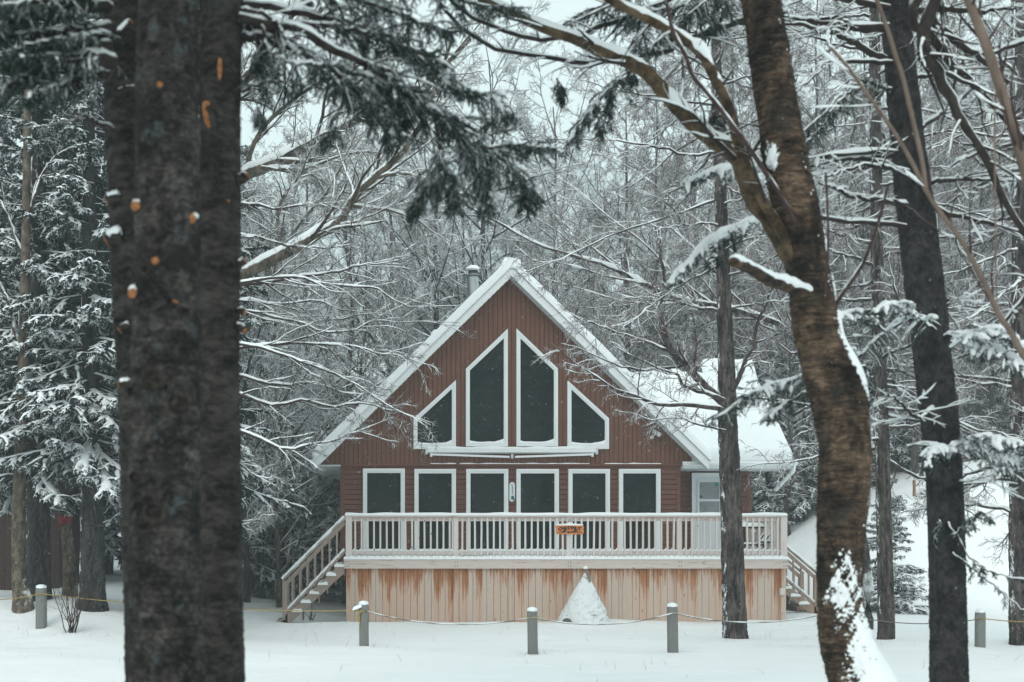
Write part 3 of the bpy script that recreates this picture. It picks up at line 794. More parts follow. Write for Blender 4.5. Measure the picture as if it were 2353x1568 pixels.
b = MB(); b.box(DKX0 - .01, DKX1 + .01, KD - .035, KD + .12, 2.462, 2.50); b.box(DKX0 - .01, DKX0 + .13, KD + .121, 29.4, 2.462, 2.50); b.box(DKX1 - .13, DKX1 + .01, KD + .121, 29.1, 2.462, 2.50)
tr = obj('top_rail', b, M['rail_wood'], deck)
b = MB(); b.sheet((DKX0 - .02, KD - .05, 2.50), (DKX1 - DKX0 + .04, 0, 0), (0, .19, 0), 120, 3, .068, amp=.22, freq=1.7, edge=.05)
b.sheet((DKX0 - .02, KD + .1, 2.50), (.16, 0, 0), (0, 2.2, 0), 3, 30, .07, edge=.05); b.sheet((DKX1 - .14, KD + .1, 2.50), (.16, 0, 0), (0, 1.9, 0), 3, 30, .07, edge=.05)
obj('snow', b, M['snow'], tr)
b = MB(); b.box(DKX0 + .1, DKX1 - .1, KD + .02, KD + .06, 2.37, 2.459); obj('upper_rail', b, M['rail_wood'], deck)
b = MB(); b.box(DKX0 + .1, DKX1 - .1, KD + .02, KD + .06, 1.57, 1.665)
lr = obj('lower_rail', b, M['rail_wood'], deck)
bx = []
for a_, c_ in zip(PXS[:-1], PXS[1:]):
    n = int(round((kx(c_) - kx(a_)) / .148)); st = (kx(c_) - kx(a_)) / n
    bx += [kx(a_) + st * q for q in range(1, n)]
allx = np.array(sorted(bx + [kx(q) for q in PXS]))
for x in bx:
    j = RNG.normal(0, .003); b = MB(); b.bar((x + j, KD - .006, 1.535 + RNG.uniform(-.01, .01)), (x + RNG.normal(0, .004), KD - .006, 2.45), .041, .041, up=(0, 1, 0)); obj('baluster', b, M['post_wood'], deck)
xs = np.linspace(DKX0 + .1, DKX1 - .1, 900)
dn = np.abs(xs[:, None] - allx[None]).min(1) / .074
side = np.sign((xs[:, None] - allx[None])[np.arange(len(xs)), np.abs(xs[:, None] - allx[None]).argmin(1)])
b = MB(); b.strip(xs, 1.665 + .018 + .045 * np.clip(1 - dn, 0, 1) ** 1.6 + .02 * (side < 0) * np.clip(1 - dn, 0, 1) + .008 * wob(xs, 0, 0, 2), 1.66, KD + .008, KD + .10); obj('snow', b, M['snow'], lr)
b = MB(); dn2 = np.clip(1 - dn, 0, 1)
b.strip(xs, 1.512 + .038 * (1 - dn2) ** .8 + .022 * wob(xs, 0, 0, 1.1) * .4 + .012, 1.463, KD - .06, KD + .10)
b.sheet((DKX0 + .05, KD + .09, 1.50), (DKX1 - DKX0 - .1, 0, 0), (0, 2.3, 0), 90, 20, .11, amp=.25, freq=1.4, edge=.12)
b.sheet((WX1 + .05, KD + 2.3, 1.50), (DKX1 - WX1 - .1, 0, 0), (0, 1.1, 0), 30, 10, .10, amp=.25, freq=1.4, edge=.1)
b.sheet((DKX0 - .05, KD - .055, 1.462), (DKX1 - DKX0 + .1, 0, 0), (0, .10, 0), 120, 3, .062, amp=.25, freq=1.6, edge=.03)
obj('deck_snow', b, M['snow'], deck)
# side railings, left (behind the stair head) and right
for xr, y0, y1 in ((DKX1 - .06, KD + .15, 29.05),):
    n = int((y1 - y0) / .148)
    for q in range(1, n):
        b = MB(); b.bar((xr, y0 + q * .148, 1.53), (xr, y0 + q * .148, 2.45), .041, .041, up=(0, 1, 0)); obj('baluster', b, M['post_wood'], deck)
    b = MB(); b.box(xr + .03, xr + .06, y0, y1, 2.37, 2.459); b.box(xr + .03, xr + .06, y0, y1, 1.57, 1.66); obj('side_rail', b, M['rail_wood'], deck)
    b = MB(); b.box(xr - .05, xr + .05, y1, y1 + .1, 1.5, 2.46); obj('post', b, M['post_wood'], deck)
b = MB(); b.box(kx(1793, 26.95), kx(1804, 26.95), KD - .06, KD + .01, .62, .78); obj('junction_box', b, M['post_wood'], deck)


def stairs(lab, xt, dx, y0, y1, n, z_top_, z_bot, run, px_rail=True):
    """flight going down from (xt, z_top_) in direction dx"""
    rise = (z_top_ - z_bot) / (n + 1)
    t_ = thing('staircase', lab, 'stairs', (xt + dx * run * n / 2, (y0 + y1) / 2, z_bot))
    L = run * (n + .9); drop = rise * (n + .9)
    for y in (y0, y1 - .045):
        xa, xb = xt, xt + dx * L
        poly = [(xa, z_top_ - .05), (xa, z_top_ - .36), (xb - dx * .12, z_top_ - drop - .06), (xb + dx * .02, z_top_ - drop - .06), (xb + dx * .02, z_top_ - drop + .1)]
        b = MB(); b.prism(poly if dx < 0 else poly[::-1], y, y + .045); obj('stringer', b, M['stair_wood'], t_)
    for k in range(1, n + 1):
        z = z_top_ - rise * k; x0 = xt + dx * run * (k - 1); x1 = xt + dx * (run * k + .03); xa, xb = min(x0, x1), max(x0, x1)
        b = MB(); b.box(xa, xb, y0 - .03, y1 + .03, z - .04, z); tr_ = obj('tread', b, M['stair_wood'], t_)
        b = MB(); b.sheet((xa - .01, y0 - .035, z), (xb - xa + .02, 0, 0), (0, y1 - y0 + .07, 0), 8, 12, .085, amp=.3, freq=5, edge=.08, seed=k); obj('snow', b, M['snow'], tr_)
        b = MB(); b.box(x0 - .012 + (dx < 0) * .0, x0 + .012, y0 + .05, y1 - .05, z - rise + .0, z - .041); obj('riser', b, M['stair_wood'], t_)
    for y in (y0, y1 - .09):
        xp = xt + dx * (L + .03); zr_ = z_top_ + .96
        b = MB(); b.box(xp - .06, xp + .06, y, y + .09, z_bot - .25, z_top_ - drop + .93); obj('post', b, M['stair_wood'], t_)
        a_ = np.array([xt + dx * .0, y + .045, z_top_ + .90]); c_ = np.array([xp, y + .045, z_top_ - drop + .90])
        b = MB(); b.bar(a_ + (0, 0, .05), c_ + (dx * .06, 0, .05), .13, .036); hr = obj('handrail', b, M['stair_wood'], t_)
        b = MB(); nn = 26; q = np.linspace(0, 1, nn)[:, None]; pp = a_ + (0, 0, .075) + (c_ + (dx * .07, 0, 0) - a_) * q; b.tubes(pp, np.full(nn, .052) * (1 + .15 * wob(pp[:, 0], 0, 0, 6)), 10, 0, 1.35, .9, cap=True); obj('snow', b, M['snow'], hr)
        b = MB(); b.bar(a_ - (0, 0, .06), c_ - (0, 0, .06), .04, .085); obj('upper_rail', b, M['stair_wood'], t_)
        b = MB(); b.bar(a_ - (0, 0, .74), c_ - (0, 0, .74), .04, .085); br = obj('lower_rail', b, M['stair_wood'], t_)
        b = MB(); pp = a_ - (0, 0, .69) + (c_ - a_) * q; b.tubes(pp, np.full(nn, .04) * (1 + .3 * wob(pp[:, 0], 0, 0, 14)), 8, 0, 1.2, .8, cap=True); obj('snow', b, M['snow'], br)
        m = 8
        for k in range(1, m):
            p_ = a_ + (c_ - a_) * (k / m)
            b = MB(); b.bar(p_ - (0, .02, .84), p_ - (0, .02, .02), .038, .038, up=(0, 1, 0)); obj('baluster', b, M['stair_wood'], t_)
    b = MB(); b.box(xt + dx * (L + .10) - .12, xt + dx * (L + .10) + .12, y0, y1, z_bot - .05, z_bot + .02); st = obj('foot_board', b, M['stair_wood'], t_)
    return t_


stairs('snowy wooden stair with a handrail going down at the left end of the deck', DKX0 - .03, -1, KD + .02, KD + 1.08, 6, 1.50, .0, .2)
stairs('snowy wooden stair half hidden behind the right end of the deck', DKX1 + .035, 1, 29.15, 30.2, 6, 1.50, .1, .225)

# hanging name board
sgx0, sgx1, sgz0, sgz1 = kx(1277, 26.93), kx(1342, 26.93), hz(1229, 26.93), hz(1207, 26.93)
scx, scz = (sgx0 + sgx1) / 2, (sgz0 + sgz1) / 2
sg = thing('name_sign', 'orange varnished wooden sign reading CHESTNUT GROVE hung on the deck railing', 'sign', (scx, 26.95, scz))
hw, hh = (sgx1 - sgx0) / 2, (sgz1 - sgz0) / 2
o_ = [(-1, -.55), (-.93, -.9), (-.55, -1), (-.1, -.93), (.4, -1), (.92, -.95), (1, -.5), (.96, 0), (1, .55), (.93, .93), (.5, .95), (0, 1), (-.5, .93), (-.92, .97), (-1, .6), (-.95, 0)]
b = MB(); b.prism([(scx + x * hw, scz + z * hh) for x, z in o_], 26.935, 26.972); obj('board', b, M['sign_wood'], sg)


def lettering(txt, size, x, z, y, parent, rot=0.0, name='lettering', bold=.006):
    cu = bpy.data.curves.new('text', 'FONT'); cu.body = txt; cu.size = size; cu.align_x = 'CENTER'; cu.align_y = 'CENTER'; cu.extrude = .003; cu.offset = bold; cu.space_character = 1.05
    o = bpy.data.objects.new('text', cu); COL.objects.link(o); bpy.context.view_layer.update()
    me = bpy.data.meshes.new_from_object(o.evaluated_get(bpy.context.evaluated_depsgraph_get())); bpy.data.objects.remove(o)
    ca, sa = math.cos(rot), math.sin(rot)
    for v in me.vertices:
        px, py, pz = v.co; v.co = (x + px * ca - py * sa, y - pz, z + px * sa + py * ca)
    me.materials.clear(); me.materials.append(M['ink']); me.name = name
    q = obj(name, me, None, parent); return q


for k, ch in enumerate('CHESTNUT'):
    u = (k - 3.5) / 3.5; lettering(ch, .105, scx + u * hw * .70, scz + hh * .30 - u * u * .022 + (.006 if k % 2 else -.004), 26.931, sg, -u * .10, 'letter')
lettering('GROVE', .055, scx + .02, scz - hh * .52, 26.931, sg, 0, 'small_lettering', .003)
b = MB()
for s_ in (-1, 1):
    xs = np.linspace(.13, .28, 14) * s_ + scx + .01
    b.strip(xs, scz - hh * .55 + .012 * np.sin(xs * 70) + .006, scz - hh * .55 + .012 * np.sin(xs * 70) - .008, 26.930, 26.936)
    b.lathe([(.03, -.004), (.02, 0)], (scx + s_ * .12, 26.935, scz - hh * .3), 7, 0, 'y'); b.lathe([(.02, -.004), (.015, 0)], (scx + s_ * .16, 26.935, scz - hh * .38), 7, 0, 'y')
obj('carving', b, M['ink'], sg)
xs = np.linspace(sgx0 + .02, sgx1 - .02, 30); u = (xs - scx) / hw
b = MB(); b.strip(xs, sgz1 + .03 * np.sqrt(np.clip(1 - u * u, 0, 1)) + .03 * np.exp(-(u * 6) ** 2), sgz1 - .012, 26.932, 26.99); obj('snow', b, M['snow'], sg)
b = MB(); b.tubes([[(scx - .04, 26.955, sgz1 - .01), (scx - .03, 26.95, sgz1 + .10), (scx, 26.95, sgz1 + .16), (scx + .03, 26.95, sgz1 + .10), (scx + .04, 26.955, sgz1 - .01)]], [[.007] * 5], 6); obj('hanger', b, M['rope_old'], sg)

# furniture on the deck
tx0, tx1, ty = kx(1708, 28.2), kx(1786, 28.2), 28.2; tz = hz(1211, 28.2)
tb = thing('patio_table', 'black metal patio table with snow on its top at the deck right end', 'table', ((tx0 + tx1) / 2, ty, DKZ))
b = MB(); b.box(tx0, tx1, ty, ty + .7, tz - .035, tz); top = obj('table_top', b, M['black'], tb)
b = MB(); b.sheet((tx0, ty - .01, tz), (tx1 - tx0, 0, 0), (0, .7, 0), 14, 10, .10, edge=.1); obj('snow', b, M['snow'], top)
for x in (tx0 + .04, tx1 - .04):
    for y in (ty + .04, ty + .66): b = MB(); b.bar((x, y, DKZ), (x, y, tz - .036), .035, .035, up=(0, 1, 0)); obj('leg', b, M['black'], tb)
b = MB(); zs = hz(1253, 28.1); b.box(tx0 + .02, tx1 - .35, ty - .02, ty + .02, zs - .02, zs + .02); cb = obj('cross_bar', b, M['black'], tb)
b = MB(); b.sheet((tx0 + .02, ty - .03, zs + .02), (tx1 - tx0 - .37, 0, 0), (0, .06, 0), 10, 2, .05, edge=.025); obj('snow', b, M['snow'], cb)
ccx = kx(1766, 27.85); ch_ = thing('patio_chair', 'black metal patio chair with curved snow edged arm behind the deck railing', 'chair', (ccx, 27.85, DKZ))
q = np.linspace(0, 1, 14)
for y in (27.7, 28.1):
    arc = np.c_[ccx - .20 + .42 * q ** 1.6, np.full(14, y), DKZ + .05 + .63 * np.sin(q * math.pi / 2) ** .8]
    b = MB(); b.tubes(arc, np.full(14, .024), 8); a1 = obj('arm', b, M['black'], ch_)
    b = MB(); b.snowcap(arc[None], np.full((1, 14), .03), 1.0, gaps=-1, steep=1.1); obj('snow', b, M['snow'], a1)
b = MB(); b.box(ccx - .12, ccx + .35, 27.68, 28.12, DKZ + .36, DKZ + .40); se = obj('seat', b, M['black'], ch_)
b = MB(); b.sheet((ccx - .12, 27.68, DKZ + .40), (.47, 0, 0), (0, .44, 0), 8, 8, .1); obj('snow', b, M['snow'], se)
b = MB(); b.bar((ccx + .33, 27.72, DKZ), (ccx + .33, 27.72, DKZ + .36), .03, .03, up=(0, 1, 0)); obj('leg', b, M['black'], ch_)
b = MB(); b.bar((ccx + .33, 28.08, DKZ), (ccx + .33, 28.08, DKZ + .36), .03, .03, up=(0, 1, 0)); obj('leg', b, M['black'], ch_)

# pointed wrapped mound before the skirt
def mound():
    apex = P(1346, 1302, 26.3); zb = -.15; bl, br = P(1283, 1427, 26.3)[0], P(1402, 1427, 26.3)[0]
    t_ = thing('wrapped_shrub', 'pointed snow plastered mound with a stick at its tip before the deck', 'shrub cover', (apex[0], 26.3, 0))
    n, k = 72, 44; V = []
    for i in range(k):
        u = i / (k - 1); z = zb + (apex[2] - .16 - zb) * u
        cx = (bl + br) / 2 * (1 - u) + (apex[0] + .01) * u; hw_ = (br - bl) / 2 * 1.06 * (1 - u) ** 1.12 + .045
        a = np.arange(n) * 2 * math.pi / n; x = np.cos(a); y = np.sin(a)
        r = 1 + .05 * np.sin(a * 3 + u * 3) + .09 * wob(x * 2, y * 2, u * 7, 1.2) * (1 - .4 * u) + .05 * wob(x * 5, y * 5, u * 17, 1.5, 2.) + .10 * np.clip(wob(x * 3, y * 3, u * 20, 1.3), -.4, .8) * (u > .2) * (x > -.1)
        skew = -.06 * np.sin(u * math.pi) * (x < 0)
        V.append(np.c_[cx + hw_ * x * r + skew, 26.3 + .55 * (hw_ / ((br - bl) / 2)) * y * r, np.full(n, z)])
    V = np.concatenate(V); g = np.arange(n * k).reshape(k, n); gj = np.roll(g, -1, 1)
    q = np.stack([g[:-1], gj[:-1], gj[1:], g[1:]], -1).reshape(-1, 4)
    b = MB(); b.raw(V, q, np.full(len(q), 4), 0, True); b.add(V[-n:], [tuple(range(n))], 0); obj('cover', b, M['wrap'], t_)
    b = MB(); b.bar((apex[0] + .075, 26.2, apex[2] - .36), (apex[0] - .015, 26.22, apex[2] - .04), .05, .04, up=(0, 1, 0)); obj('stick', b, M['bollard_wood'], t_)
    b = MB(); b.lathe([(.05, 0), (.055, .03), (.03, .065)], (apex[0] - .02, 26.22, apex[2] - .06), 10); obj('snow', b, M['snow'], t_)
    b = MB(); c = P(1303, 1418, 25.75); b.lathe([(.11, -.16), (.10, -.09), (.07, -.05), (.03, -.035)], c, 9); obj('stone', b, M['rock'], t_)


mound()

# rocks under the left stair
for k, (X, Y, d, r) in enumerate(((757, 1372, 28.4, .16), (775, 1388, 28.0, .14), (741, 1393, 27.9, .13), (768, 1405, 27.7, .10))):
    c = P(X, Y, d); c[2] = float(ground(c[0], d)) - .18; r = r * 1.1; b = MB(); m = MB()
    V = []; n = 12
    c = c + (0, 0, -.05); prof = [(r * 1.3, -.25), (r * 1.35, -.04), (r * 1.1, .03), (r * .2, .06)]
    b.lathe(prof, c, n)
    m.lathe([(r * 1.28, .0), (r * 1.15, .045), (r * .7, .085), (r * .1, .10)], c, n)
    o = tag(obj('rock', b, M['rock']), 'snow capped grey stone lying in the hollow under the left stair', 'rock', 'stones under the left stair'); obj('snow', m, M['snow'], o)

# ------------------------------------------------------------------ posts and rope
POSTS = ((95, 1352, 1448, 21.0, 23, 'leftmost grey wooden post standing by a bare shrub left of the big trunks'),
         (837, 1390, 1487, 19.6, 22, 'grey wooden post with a rope knot before the left end of the deck'),
         (1225, 1405, 1503, 18.4, 22, 'grey wooden post left of the pointed snow mound'),
         (1547, 1395, 1494, 18.9, 22, 'grey wooden post between the pointed mound and the larch trunk'),
         (1912, 1392, 1490, 19.0, 20, 'grey wooden post hidden behind the leaning birch'),
         (2252, 1408, 1489, 19.4, 19, 'rightmost grey wooden post beside the dark spruce trunk'))
ptops = []
for X, Yt, Yb, d, w, lab in POSTS:
    c = P(X, Yb, d); zt = P(X, Yt, d)[2]; r = w / 2 * d / FPX; zb = min(c[2], float(ground(c[0], d))) - .3
    ln = RNG.normal(0, .01)
    o = thing('wooden_post', lab, 'post', (c[0], d, c[2]), 'posts along the rope')
    b = MB(); V = []; n = 20
    prof = [(r * 1.02, zb), (r, (zb + zt) / 2), (r * .99, zt - .03), (r * .93, zt)]
    for rr, z in prof:
        a = np.arange(n) * 2 * math.pi / n; sq = (np.abs(np.cos(a)) ** 5 + np.abs(np.sin(a)) ** 5) ** (-.2)
        V.append(np.c_[c[0] + rr * np.cos(a) * sq + ln * (z - zb), d + rr * np.sin(a) * sq, np.full(n, z)])
    V = np.concatenate(V); f = [(q * n + i, q * n + (i + 1) % n, (q + 1) * n + (i + 1) % n, (q + 1) * n + i) for q in range(3) for i in range(n)]
    b.add(V, f, 0, True); b.add(V[-n:], [tuple(range(n))]); obj('shaft', b, M['bollard_wood'], o)
    b = MB(); b.lathe([(r * .98, -.004), (r * 1.08, .02), (r * .95, .045), (r * .5, .062), (r * .1, .066)], (c[0] + ln * (zt - zb), d, zt), 16); obj('snow_cap', b, M['snow'], o)
    ptops.append((c[0] + ln * .6, d - r * 1.1, zt - .10, r))


def sag(a, c, s, n=28):
    q = np.linspace(0, 1, n)[:, None]; p = np.array(a) * (1 - q) + np.array(c) * q; p[:, 2] -= (4 * q * (1 - q))[:, 0] * s; return p


tp = [np.array(q[:3]) for q in ptops]
left_end = P(-60, 1378, 20.6)
rope = thing('rope_barrier', 'thin faded yellow rope sagging from post to post across the snow', 'rope', tp[2])
spans = [(left_end, tp[0], .05), (tp[0], tp[1], .10), (tp[1], tp[2], .17), (tp[2], tp[3], .15), (tp[3], tp[4], .17), (tp[4], tp[5], .14), (tp[5], P(2420, 1428, 18.9), .03)]
for k, (a, c, s) in enumerate(spans):
    b = MB(); p = sag(a, c, s); b.tubes(p, np.full(len(p), .0085), 6); o = obj('span', b, [M['rope_old' if k in (2, 3, 4, 5) else 'rope']], rope)
    if k in (2, 3, 4): b = MB(); b.snowcap(p[None, :], np.full((1, len(p)), .008), .8, gaps=.45); obj('snow', b, M['snow'], o)
b = MB()
for k, (x, y, z, r) in enumerate(ptops):
    a = np.linspace(0, 2 * math.pi, 20); b.tubes(np.c_[x + r * 1.12 * np.cos(a), y + r * 1.1 + r * 1.12 * np.sin(a), z + .01 * np.sin(a)], np.full(20, .010), 6)
x, y, z, r = ptops[1]
b.tubes([[(x - .05, y, z), (x - .09, y - .02, z - .06), (x - .08, y, z - .15), (x - .07, y, z - .28)]], [[.014, .02, .014, .007]], 6); b.tubes([[(x - .06, y, z), (x - .11, y, z - .10), (x - .09, y, z - .2)]], [[.012, .012, .006]], 6)
obj('knot', b, M['rope'], rope)
b = MB(); b.sheet((x - .20, y - .03, z + .0), (.16, 0, .06), (0, .09, 0), 4, 3, .06, edge=.04); obj('snow', b, M['snow'], rope)

# stakes on the bank
for lab, X, Y0, Y1, d, w, mt, nm, ct in (('thin orange brown stake standing in the snow bank', 2101, 1104, 1172, 38, .07, 'stake', 'wooden_stake', 'stake'),):
    c = P(X, Y1, d); zt = P(X, Y0, d)[2]; b = MB(); b.bar((c[0], d, float(ground(c[0], d)) - .2), (c[0], d, zt), w, w, up=(0, 1, 0)); tag(obj(nm, b, M[mt]), lab, ct)
c = P(2301, 1150, 39); gl = thing('garden_light', 'small capped garden light on the crest of the snow bank', 'garden light', c)
zt = P(2301, 1121, 39)[2]; b = MB(); b.bar((c[0], 39, float(ground(c[0], 39)) - .2), (c[0], 39, zt - .1), .05, .05, up=(0, 1, 0)); obj('stem', b, M['black'], gl)
b = MB(); b.lathe([(.05, -.12), (.06, 0)], (c[0], 39, zt - .02), 10); obj('lamp', b, M['grey_white'], gl); b = MB(); b.lathe([(.13, 0), (.12, .06), (.04, .12)], (c[0], 39, zt - .01), 10); obj('snow', b, M['snow'], gl)

# shed at the far left
sh = thing('shed', 'dark red board shed behind the left trees', 'shed', P(40, 1330, 29))
x0, x1 = P(-260, 0, 29)[0], P(136, 0, 29)[0]; b = MB(); x = x0
while x < x1 - .02: b.box(x + .004, min(x + .2, x1) - .004, 29 - .02, 29.02, .2, 3.9); x += .2
b.box(x0, x1 - .01, 29.03, 33, .2, 3.9); obj('wall', b, M['shed_wood'], sh)
b = MB(); b.prism([(x0 - .3, 3.9), (x1 + .3, 3.9), ((x0 + x1) / 2, 5.9)], 28.7, 33.3); rf = obj('roof', b, M['shingle'], sh)
b = MB(); b.sheet((x1 + .4, 28.6, 3.88), ((x0 - x1) / 2 - .4, 0, 2.05), (0, 4.8, 0), 20, 20, .25); b.sheet((x0 - .4, 28.6, 3.88), ((x1 - x0) / 2 + .4, 0, 2.05), (0, 4.8, 0), 20, 20, .25); obj('snow', b, M['snow'], rf)
b = MB()
for X in (2, 40): pass
b.box(P(-10, 0, 28.9)[0], P(48, 0, 28.9)[0], 28.93, 28.975, P(0, 1160, 29)[2], P(0, 1157, 29)[2]); obj('batten', b, M['white'], sh)
# ------------------------------------------------------------------ tree parts
def trunk_mb(b, C, r, n=30, rough=.035, fine=10., mat=0, rings=120, seed=0., micro=0., zs=1.):
    C = np.asarray(C, float); m = max(rings, len(C))
    CR = curve(np.c_[C, r], m); C, r = CR[:, :3], CR[:, 3]
    a = np.arange(n) * 2 * math.pi / n
    dx = np.cos(a)[None] * r[:, None]; dy = np.sin(a)[None] * r[:, None]
    X = C[:, 0:1] + dx; Y = C[:, 1:2] + dy; Z = np.broadcast_to(C[:, 2:3], X.shape)
    k = 1 + rough * wob(X, Y, Z * .35, fine, seed) + rough * .6 * wob(X, Y, Z, fine * 2.3, seed + 2)
    if micro: k = k + micro * (np.abs(wob(X, Y, Z * zs, 26, seed + 1)) - .3 + .8 * np.clip(wob(X, Y, Z * zs * 1.3, 58, seed + 5), -.4, 1))
    V = np.stack([C[:, 0:1] + dx * k, C[:, 1:2] + dy * k, Z], -1).reshape(-1, 3)
    g = np.arange(m * n).reshape(m, n); gj = np.roll(g, -1, 1)
    q = np.stack([g[:-1], gj[:-1], gj[1:], g[1:]], -1).reshape(-1, 4)
    if C[-1, 2] < C[0, 2]: q = q[:, ::-1]
    return b.raw(V, q, np.full(len(q), 4), mat, True)


def px_trunk(pts, d):
    """(X, Y, width in px) rows, from the foot upwards"""
    W = np.array([P(x, y, d) for x, y, w in pts]); r = np.array([w / 2 * d / FPX for x, y, w in pts])
    return W, r


def to_ground(C, r, flare=1.35, deep=.35):
    z = float(ground(C[0, 0], C[0, 1])) - deep
    if C[0, 2] > z + .05:
        foot = C[0].copy(); foot[2] = z
        C = np.concatenate([[foot], C]); r = np.concatenate([[r[0] * flare], r])
    return C, r


def bare_levels(LP, LR, rng, spec, droop=.02):
    """spec: list of dicts for spawn + k, wander, tip; returns the levels"""
    out = [(LP, LR)]
    for s_ in spec:
        s_ = dict(s_); k = s_.pop('k', 4); wander = s_.pop('wander', .15); dr = s_.pop('droop', droop); tip = s_.pop('tip', .3); lf = s_.pop('lift', 0.)
        p, dd, L, r = spawn(*out[-1], rng=rng, **s_)
        out.append(grow(p, dd, L, r, k, wander, rng, dr, tip, lf))
    return out


def limb_tree(name, label, cat, trunk, limbs, mats, seed, spec, d, group=None, trunk_kw=None, base=None, snow_amt=1.0, caps_upto=2, twig_n=3, gaps=.2, parts_extra=None):
    rng = np.random.default_rng(seed)
    bark_m, limb_m, twig_m = mats
    if trunk is not None:
        C, r = trunk; b0 = C[0]
    else: b0 = base
    t_ = thing(name, label, cat, (b0[0], b0[1], float(ground(b0[0], b0[1]))), group)
    if trunk is not None:
        b = MB(); trunk_mb(b, C, r, **(trunk_kw or {})); obj('trunk', b, M[bark_m], t_)
    if limbs:
        K = 18
        LP = np.stack([curve(l[0], K) for l in limbs]); LR = np.stack([np.interp(np.linspace(0, 1, K), np.linspace(0, 1, len(l[1])), l[1]) for l in limbs])
        LP[:, 1:-1] += rng.normal(0, .012, LP[:, 1:-1].shape)
        lv = bare_levels(LP, LR, rng, spec)
        b = MB(); b.tubes(lv[0][0], lv[0][1], 9)
        obj('limbs', b, M[limb_m], t_)
        b = MB()
        for i, (p, r_) in enumerate(lv[1:]): b.tubes(p, r_, 5 if i == 0 else twig_n)
        obj('twigs', b, M[twig_m], t_)
        b = MB()
        for i, (p, r_) in enumerate(lv[:caps_upto]): b.snowcap(p, r_, snow_amt, rng, 7 if i == 0 else 5, gaps=gaps, seed=seed)
        obj('snow', b, M['snow'], t_)
    return t_


def ln(v): return float(v)


def conifer_mb(rng, H, z0, Rm, n_br, r0, twl=.42, tw_per=11, tw_r=.05, sub=5, droop=.09, fringe=9, fl=.10, elev=-.12, top_open=1.0, x0=0., y0=0., zb=0., power=.85, tubes_n=5, fw=.028):
    """needle crown with lying snow (by material) and its wood"""
    u = np.sort(rng.uniform(0, 1, n_br)) ** 1.0
    z = z0 + (H - z0) * u; az = np.arange(n_br) * 2.39996 + rng.normal(0, .35, n_br)
    L = Rm * ((1 - u) ** power * rng.uniform(.65, 1.15, n_br) + .06)
    d = np.c_[np.cos(az), np.sin(az), elev + .55 * u + rng.normal(0, .1, n_br)]; d /= np.linalg.norm(d, axis=1, keepdims=True)
    p0 = np.c_[np.full(n_br, x0), np.full(n_br, y0), z + zb]
    bp, br = grow(p0, d, L, np.full(n_br, r0) * (1 - .7 * u), 7, .06, rng, droop * (1 - .5 * u).mean(), .25, lift=.16)
    tp_, td, tL, tr_ = spawn(bp, br, tw_per, .85, twl, rng, .18, .98, zadd=-.10, rf=0, rmin=tw_r, planar=True, taper=.55, lmin=.12)
    t1 = grow(tp_, td, tL, tr_ * rng.uniform(.7, 1.3, len(tr_)), 4, .12, rng, .09, .45)
    sp, sd, sL, sr = spawn(t1[0], t1[1], sub, .75, .5, rng, .15, .98, zadd=-.12, rf=0, rmin=tw_r * .8, planar=True, lmin=.09)
    t2 = grow(sp, sd, sL, sr * rng.uniform(.7, 1.25, len(sr)), 3, .14, rng, .12, .4)
    ax = (bp, np.maximum(br * 0 + tw_r * 1.05, .01))
    crown = MB()
    for (p, r) in (ax, t1, t2):
        r = r * (1 + .35 * rng.uniform(-1, 1, r.shape)); r[:, 0] *= .6; r[:, -1] *= .5
        crown.tubes(p, r, tubes_n, 0, 1.35, .75)
    if fringe:
        crown.blades(t1[0], fringe, fl, fw, .75, 1.0, rng=rng); crown.blades(t2[0], max(3, fringe // 2), fl, fw, .75, 1.0, rng=rng)
    wood = MB(); wood.tubes(bp, br, 5)
    return crown, wood


def bare_mb(rng, H, n_limb, r0, spread=.62, twl=.36, counts=(9, 7, 5), red=False, lean=0., rmin=.007, z_lo=.18, wander=.12):
    n = 14; zz = np.linspace(0, H, n); C = np.c_[.015 * H * wob(zz, 0, 0, .5, rng.uniform(0, 9)) + lean * zz, .015 * H * wob(0, zz, 0, .5, rng.uniform(0, 9)), zz]
    r = r0 * (1 - .9 * (zz / H) ** 1.1); r[0] *= 1.3
    tp_ = C[None]; tr_ = r[None]
    p, d, L, rr = spawn(tp_, tr_, n_limb, .95, spread, rng, z_lo, .97, rf=.45, rmin=.012, taper=.6, zadd=.12)
    l1 = grow(p, d, L, rr, 7, wander, rng, -.02, .25)
    spec = [dict(n_per=counts[0], ang=.75, lenf=.42, rf=.5, rmin=rmin * 1.2, k=5, wander=.15, flat=.8), dict(n_per=counts[1], ang=.7, lenf=.45, rf=.6, rmin=rmin, k=3, wander=.18, lmin=.15), dict(n_per=counts[2], ang=.7, lenf=.5, rf=.7, rmin=rmin * .85, k=2, wander=.2, lmin=.10)]
    lv = bare_levels(l1[0], l1[1], rng, spec, .015)
    tr = MB(); trunk_mb(tr, C, r, 10, .05, 5, 0, 30); tr.tubes(l1[0], l1[1], 6)
    tw = MB()
    for i, (p, q) in enumerate(lv[1:]): tw.tubes(p, q, 4 if i == 0 else 3)
    sn = MB(); sn.snowcap(l1[0], l1[1], 1.1, rng, 5, gaps=.2); sn.snowcap(lv[1][0], lv[1][1], 1.0, rng, 4, gaps=.3)
    return tr, tw, sn


# ------------------------------------------------------------------ background thicket
rng = np.random.default_rng(5)
PROTO = {}


